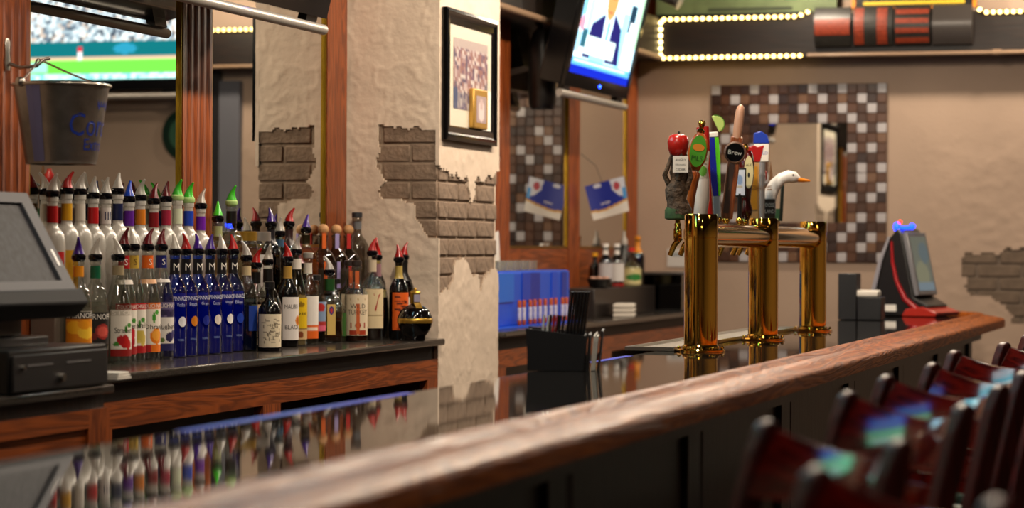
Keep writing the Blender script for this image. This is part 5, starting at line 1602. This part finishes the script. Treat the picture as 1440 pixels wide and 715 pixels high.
# glasses on a step behind the case
tag(MB().box(-3.144, -3.03, 9.15, 10.42, 1.0405, 1.16).build('glass_step', pm('riser_smoke_acrylic', '6a6058'), bevel=0.003), 'dark step behind the blue case holding the tumblers', 'riser')
gl0 = None
for k in range(11):
    if gl0 is None:
        gl0 = empty('tumbler', (0, 0, 0), 0, 'clear glass tumbler in the row behind the blue case', 'glass', 'tumblers behind the blue case')
        MB().lathe([(0.026, 0.0), (0.028, 0.002), (0.036, 0.15), (0.034, 0.15), (0.026, 0.012), (0.001, 0.012)], 20).build('tumbler_glass', glass('tumbler_glass', 'f2f4f0', 0.75, frost=0.12), gl0, smooth=40)
        q = gl0
    else:
        q = copy_tree(gl0)
    q.location = (-3.085, 9.20 + 0.115 * k, 1.1605)
tag(MB().box(-0.002, 0.002, -0.075, 0.075, 0.0, 0.27, Matrix.Translation((-3.125, 9.98, 1.1612)) @ Matrix.Rotation(math.radians(9), 4, 'X')).build('menu_card', M_white), 'white menu card leaning against the far mirror', 'card')
# raised black shelf with bottles
tag(MB().box(-3.144, -2.93, 10.90, 12.10, 1.0405, 1.176).build('back_shelf', pm('shelf_charcoal', '241f1d', 0.35), bevel=0.004), 'raised charcoal shelf at the far end of the back counter', 'shelf')
ZS = 1.1765
gB = 'bottles on the raised shelf'
bottle('dark bottle with white cap and white label on the raised shelf', -3.00, 11.36, ZS, 0.036, 0.195, 'wine', G_brown, neck=('d0ccc8', 0.82, 0.94), cap=('plug', 'e0dcd8'), labels=[dict(t0=0.15, t1=0.6, half=70, img='b4b0b4')], face=-65, group=gB)
bottle('dark bottle with white and red label on the raised shelf', -2.98, 11.50, ZS, 0.036, 0.195, 'wine', G_brown, neck=('d0ccc8', 0.82, 0.94), cap=('plug', 'e0dcd8'), labels=[dict(t0=0.15, t1=0.6, half=70, img='cfcac8'), dict(t0=0.02, t1=0.1, half=80, img='8f1c18')], face=-65, group=gB)
bottle('short bottle with yellow cap between the white labelled bottles', -3.08, 11.46, ZS, 0.030, 0.15, 'wine', G_brown, cap=('plug', 'd89c1c'), group=gB)
ml = Img(20, 30, 'c8bc88')
ml.ell(0.55, 0.55, 0.4, 0.22, '2f7a34')
bottle('pale mix bottle with green oval label and red cap', -2.985, 11.82, ZS, 0.048, 0.175, 'squat', G_clear, liq=('d0c69a', 0.9), level=0.55, cap=('plug', 'c0201c'), labels=[dict(t0=0.06, t1=0.5, half=70, img=ml)], face=-65, group=gB)
bottle('tall dark bottle with orange wrapped neck on the raised shelf', -3.00, 12.0, ZS, 0.036, 0.235, 'wine', G_brown, neck=('d0821c', 0.72, 0.97), cap=('plug', 'd0821c'), face=-65, group=gB)
q = empty('pump_bottle', (-3.085, 12.055, ZS), 0, 'black pump bottle with pale nozzle at the end of the raised shelf', 'pump bottle')
MB().lathe([(0.034, 0), (0.036, 0.004), (0.036, 0.19), (0.02, 0.21)], 18).build('body', M_black, q, smooth=40)
MB().lathe([(0.018, 0.2101), (0.018, 0.23), (0.008, 0.25), (0.006, 0.28)], 14).build('nozzle', pm('pale_nozzle', 'b4aca4', 0.4), q, smooth=40)
bw = empty('snack_bowl', (-2.975, 11.15, ZS), 0, 'black bowl of pale wrapped snacks on the raised shelf', 'bowl')
MB().lathe([(0.03, 0.0), (0.045, 0.004), (0.062, 0.045), (0.058, 0.045), (0.042, 0.010), (0.001, 0.009)], 24).build('bowl', M_black, bw, smooth=45)
for k in range(7):
    MB().ball((0.035 * math.cos(k), 0.035 * math.sin(k), 0.045), (0.016, 0.014, 0.011), 10, 6).build('snack', pm('snack_pink', 'b48a78', 0.6), bw, smooth=60)
# folded white cloth, plastic tub and notice at the far end
fc = empty('folded_cloth', (-2.85, 11.15, ZC), 0.2, 'cream folded bar cloth lying on the back counter', 'cloth')
for k in range(3):
    MB().box(-0.05, 0.05, -0.10, 0.10, 0.0005 + 0.022 * k, 0.020 + 0.022 * k).build('fold', pm('cream_cloth', 'c8b894' if k else 'd8d0c4', 0.9), fc, bevel=0.006)
tu = empty('storage_tub', (-2.90, 12.33, ZC), 0, 'dark plastic storage tub of pink packets at the end of the counter', 'tub')
MB().box(-0.12, 0.10, -0.19, 0.18, 0.0, 0.012).build('base', M_black, tu)
for q in (MB().box(0.094, 0.10, -0.19, 0.18, 0.012, 0.19), MB().box(-0.12, -0.114, -0.19, 0.18, 0.012, 0.19), MB().box(-0.114, 0.094, -0.19, -0.184, 0.012, 0.19), MB().box(-0.114, 0.094, 0.174, 0.18, 0.012, 0.19)):
    q.build('wall', glass('tub_plastic', '3c3438', 0.6), tu)
MB().box(-0.125, 0.105, -0.195, 0.185, 0.191, 0.205).build('lid', pm('tub_lid', '3f3a38', 0.3), tu, bevel=0.004)
for k, c in enumerate(['b07a78', '8a4a40', '2c2438', 'b0a49c']):
    MB().box(-0.09, 0.06, -0.17 + 0.08 * k, -0.10 + 0.08 * k, 0.0125, 0.09 + 0.02 * (k % 2)).build('packet', pm('packet_' + c, c, 0.6), tu, bevel=0.01)
r = empty('wall_notice', (-2.93, 12.599, 1.27), 0, 'small white notice on the far wall beside the tap handles', 'notice')
MB().box(-0.055, 0.055, -0.004, 0.0, 0.0, 0.095).build('sheet', pm('notice_grey_white', 'c4c0bc', 0.7), r)
MB().box(-0.03, 0.03, -0.0045, -0.0041, 0.055, 0.075).build('printed_block', pm('notice_grey', '8f9498', 0.7), r)

# pennant hanging in front of the mirror
pn = Img(48, 36, '12268c')
pn.poly([(0.62, 0.0), (1, 0), (1, 0.55), (0.8, 0.5), (0.66, 0.3)], 'c8ccd8').ell(0.78, 0.22, 0.08, 0.12, 'a8404c').rect(0.9, 0.3, 1, 0.6, '3f8fd0').ell(0.3, 0.08, 0.1, 0.06, 'c0c4d0')
for i in range(pn.w):
    for j in range(pn.h):
        e = 0.72 + 0.22 * (abs(pn.x[j, i] - 0.3)) ** 1.3 * -1 + 0.1
        if pn.y[j, i] > e:
            pn.a[j, i] = hexc('d9d4cc')
        elif pn.y[j, i] > e - 0.06:
            pn.a[j, i] = hexc('c8962c')
pe = empty('pennant', (-3.01, 11.40, 1.61), 0, 'blue paper pennant with gold and white hem hanging before the far mirror', 'pennant')
pw = [Vector((-0.108, 0, 0.058)), Vector((0.092, 0, 0.108)), Vector((0.118, 0, -0.062)), Vector((-0.062, 0, -0.108))]


def pf(s, t, e=0.0):
    p = pw[3].lerp(pw[2], s).lerp(pw[0].lerp(pw[1], s), t)
    return (p.x, p.y + 0.006 * math.sin(5 * s) + e, p.z)


printed('printed_front', pn, lambda s, t: pf(s, t, -0.0012), M_print, pe)
vs = [pf(i / 10, j / 6, e) for e in (-0.001, 0.001) for j in range(7) for i in range(11)]
fs = []
for e in range(2):
    for j in range(6):
        for i in range(10):
            a = e * 77 + j * 11 + i
            fs.append((a, a + 1, a + 12, a + 11))
MB().add(vs, fs).build('card', M_white, pe, smooth=60)
lettering('lettering', 'LAGER', M_whiteink, lambda x, y: pf(0.42 + x / 0.21, 0.40 + y / 0.17, -0.0022), 0.07, 0.012, pe)
MB().tube([(-0.02, 0.0, 0.08), (-0.06, 0.03, 0.16), (-0.13, 0.0, 0.22)], 0.0015, 6).build('string', M_ink, pe)

# ------------------------------------------------------------------ bar stools
M_seat = pm('green_vinyl', '1c4438', 0.35)


def make_stool():
    st = empty('bar_stool', (0, 0, 0), 0, 'dark mahogany ladder-back bar stool with green seat standing along the bar', 'bar stool', 'bar stools along the bar')

    def lean(z):
        return -0.19 if z < 0.72 else -0.19 - 0.105 * ((z - 0.72) / 0.41) ** 1.15
    zs = [0.0, 0.40, 0.72, 0.80, 0.90, 1.0, 1.08, 1.125]
    for s in (-1, 1):
        f = [(lean(z) + 0.019 - (0.008 if z == 0 else 0), z) for z in zs]
        b = [(lean(z) - 0.019, z) for z in zs]
        poly = f[:-1] + [(lean(1.115) + 0.014, 1.118), (lean(1.125), 1.127), (lean(1.115) - 0.014, 1.118)] + list(reversed(b[:-1]))
        MB().prism(poly, s * 0.178 - 0.0165, s * 0.178 + 0.0165, 'X').build('back_post', M_mahog, st, bevel=0.006)
    for s in (-1, 1):
        MB().prism([(s * 0.16 - 0.018, 0.70), (s * 0.16 + 0.018, 0.70), (s * 0.185 + 0.015, 0.0), (s * 0.185 - 0.015, 0.0)], 0.165, 0.20, 'Y').build('front_leg', M_mahog, st, bevel=0.004)
    for z0, z1, th in ((1.018, 1.112, 0.018), (0.950, 0.985, 0.016), (0.860, 0.892, 0.016)):
        vs, fs = [], []
        nx, nz = 16, 8
        for e in (-1, 1):
            for j in range(nz + 1):
                for i in range(nx + 1):
                    s = -1 + 2 * i / nx
                    z = z0 + (z1 - z0) * j / nz - (0.024 * (1 - s * s) * (j / nz) if z1 > 1.05 else 0)
                    bul = 0.003 * (1 - (2 * j / nz - 1) ** 2) if z1 > 1.05 else 0.0
                    vs.append((0.164 * s, lean(z) - 0.040 * (1 - s * s) - (0.22 * (z - (z0 + z1) / 2) if z1 > 1.05 else 0) + e * (th / 2 + bul - 0.004), z))
        w = nx + 1
        N = w * (nz + 1)
        for e in (0, 1):
            for j in range(nz):
                for i in range(nx):
                    a = e * N + j * w + i
                    fs.append((a, a + 1, a + w + 1, a + w))
        for i in range(nx):
            fs.append((i, i + 1, N + i + 1, N + i))
            a = nz * w + i
            fs.append((a, a + 1, N + a + 1, N + a))
        for j in range(nz):
            fs.append((j * w, (j + 1) * w, N + (j + 1) * w, N + j * w))
            a = j * w + nx
            fs.append((a, a + w, N + a + w, N + a))
        MB().add(vs, fs).build('slat', M_mahog_x, st, smooth=40)
    MB().box(-0.19, 0.19, -0.17, 0.20, 0.69, 0.725).build('seat_frame', M_mahog, st, bevel=0.006)
    MB().lathe([(0.17, 0.7255), (0.20, 0.735), (0.203, 0.75), (0.18, 0.772), (0.10, 0.782), (0.02, 0.783)], 36, sq=0.25).build('seat', M_seat, st, smooth=60)
    for z, y in ((0.28, 0.183), (0.42, -0.19)):
        MB().box(-0.17, 0.17, y - 0.011, y + 0.011, z, z + 0.035).build('stretcher', M_mahog, st, bevel=0.004)
    for s in (-1, 1):
        MB().box(s * 0.178 - 0.010, s * 0.178 + 0.010, -0.17, 0.17, 0.34, 0.37).build('stretcher', M_mahog, st, bevel=0.004)
    return st


proto = make_stool()
# far-left post tops (x, y), facing angle of the seat
spots = [(-0.466, 2.701, 0), (-0.661, 3.407, 0), (-0.663, 4.154, 0), (-0.677, 4.709, 3), (-0.657, 5.26, -2), (-0.687, 5.925, 2), (-0.625, 6.50, 0), (-0.62, 7.15, 0), (-0.62, 7.80, 0)]
for i, (px, py, da) in enumerate(spots):
    o = proto if i == 0 else copy_tree(proto)
    phi = math.radians(219.8 + da)                     # direction the sitter would face
    fx, fy = math.cos(phi), math.sin(phi)
    tx, ty = -fy, fx                                    # along the back, towards the near post
    if tx < 0:
        tx, ty = -tx, -ty
    mx, my = px + tx * 0.178, py + ty * 0.178
    o.location = (mx + fx * 0.29, my + fy * 0.29, 0.0)
    o.rotation_euler = (0, 0, phi - PI / 2)
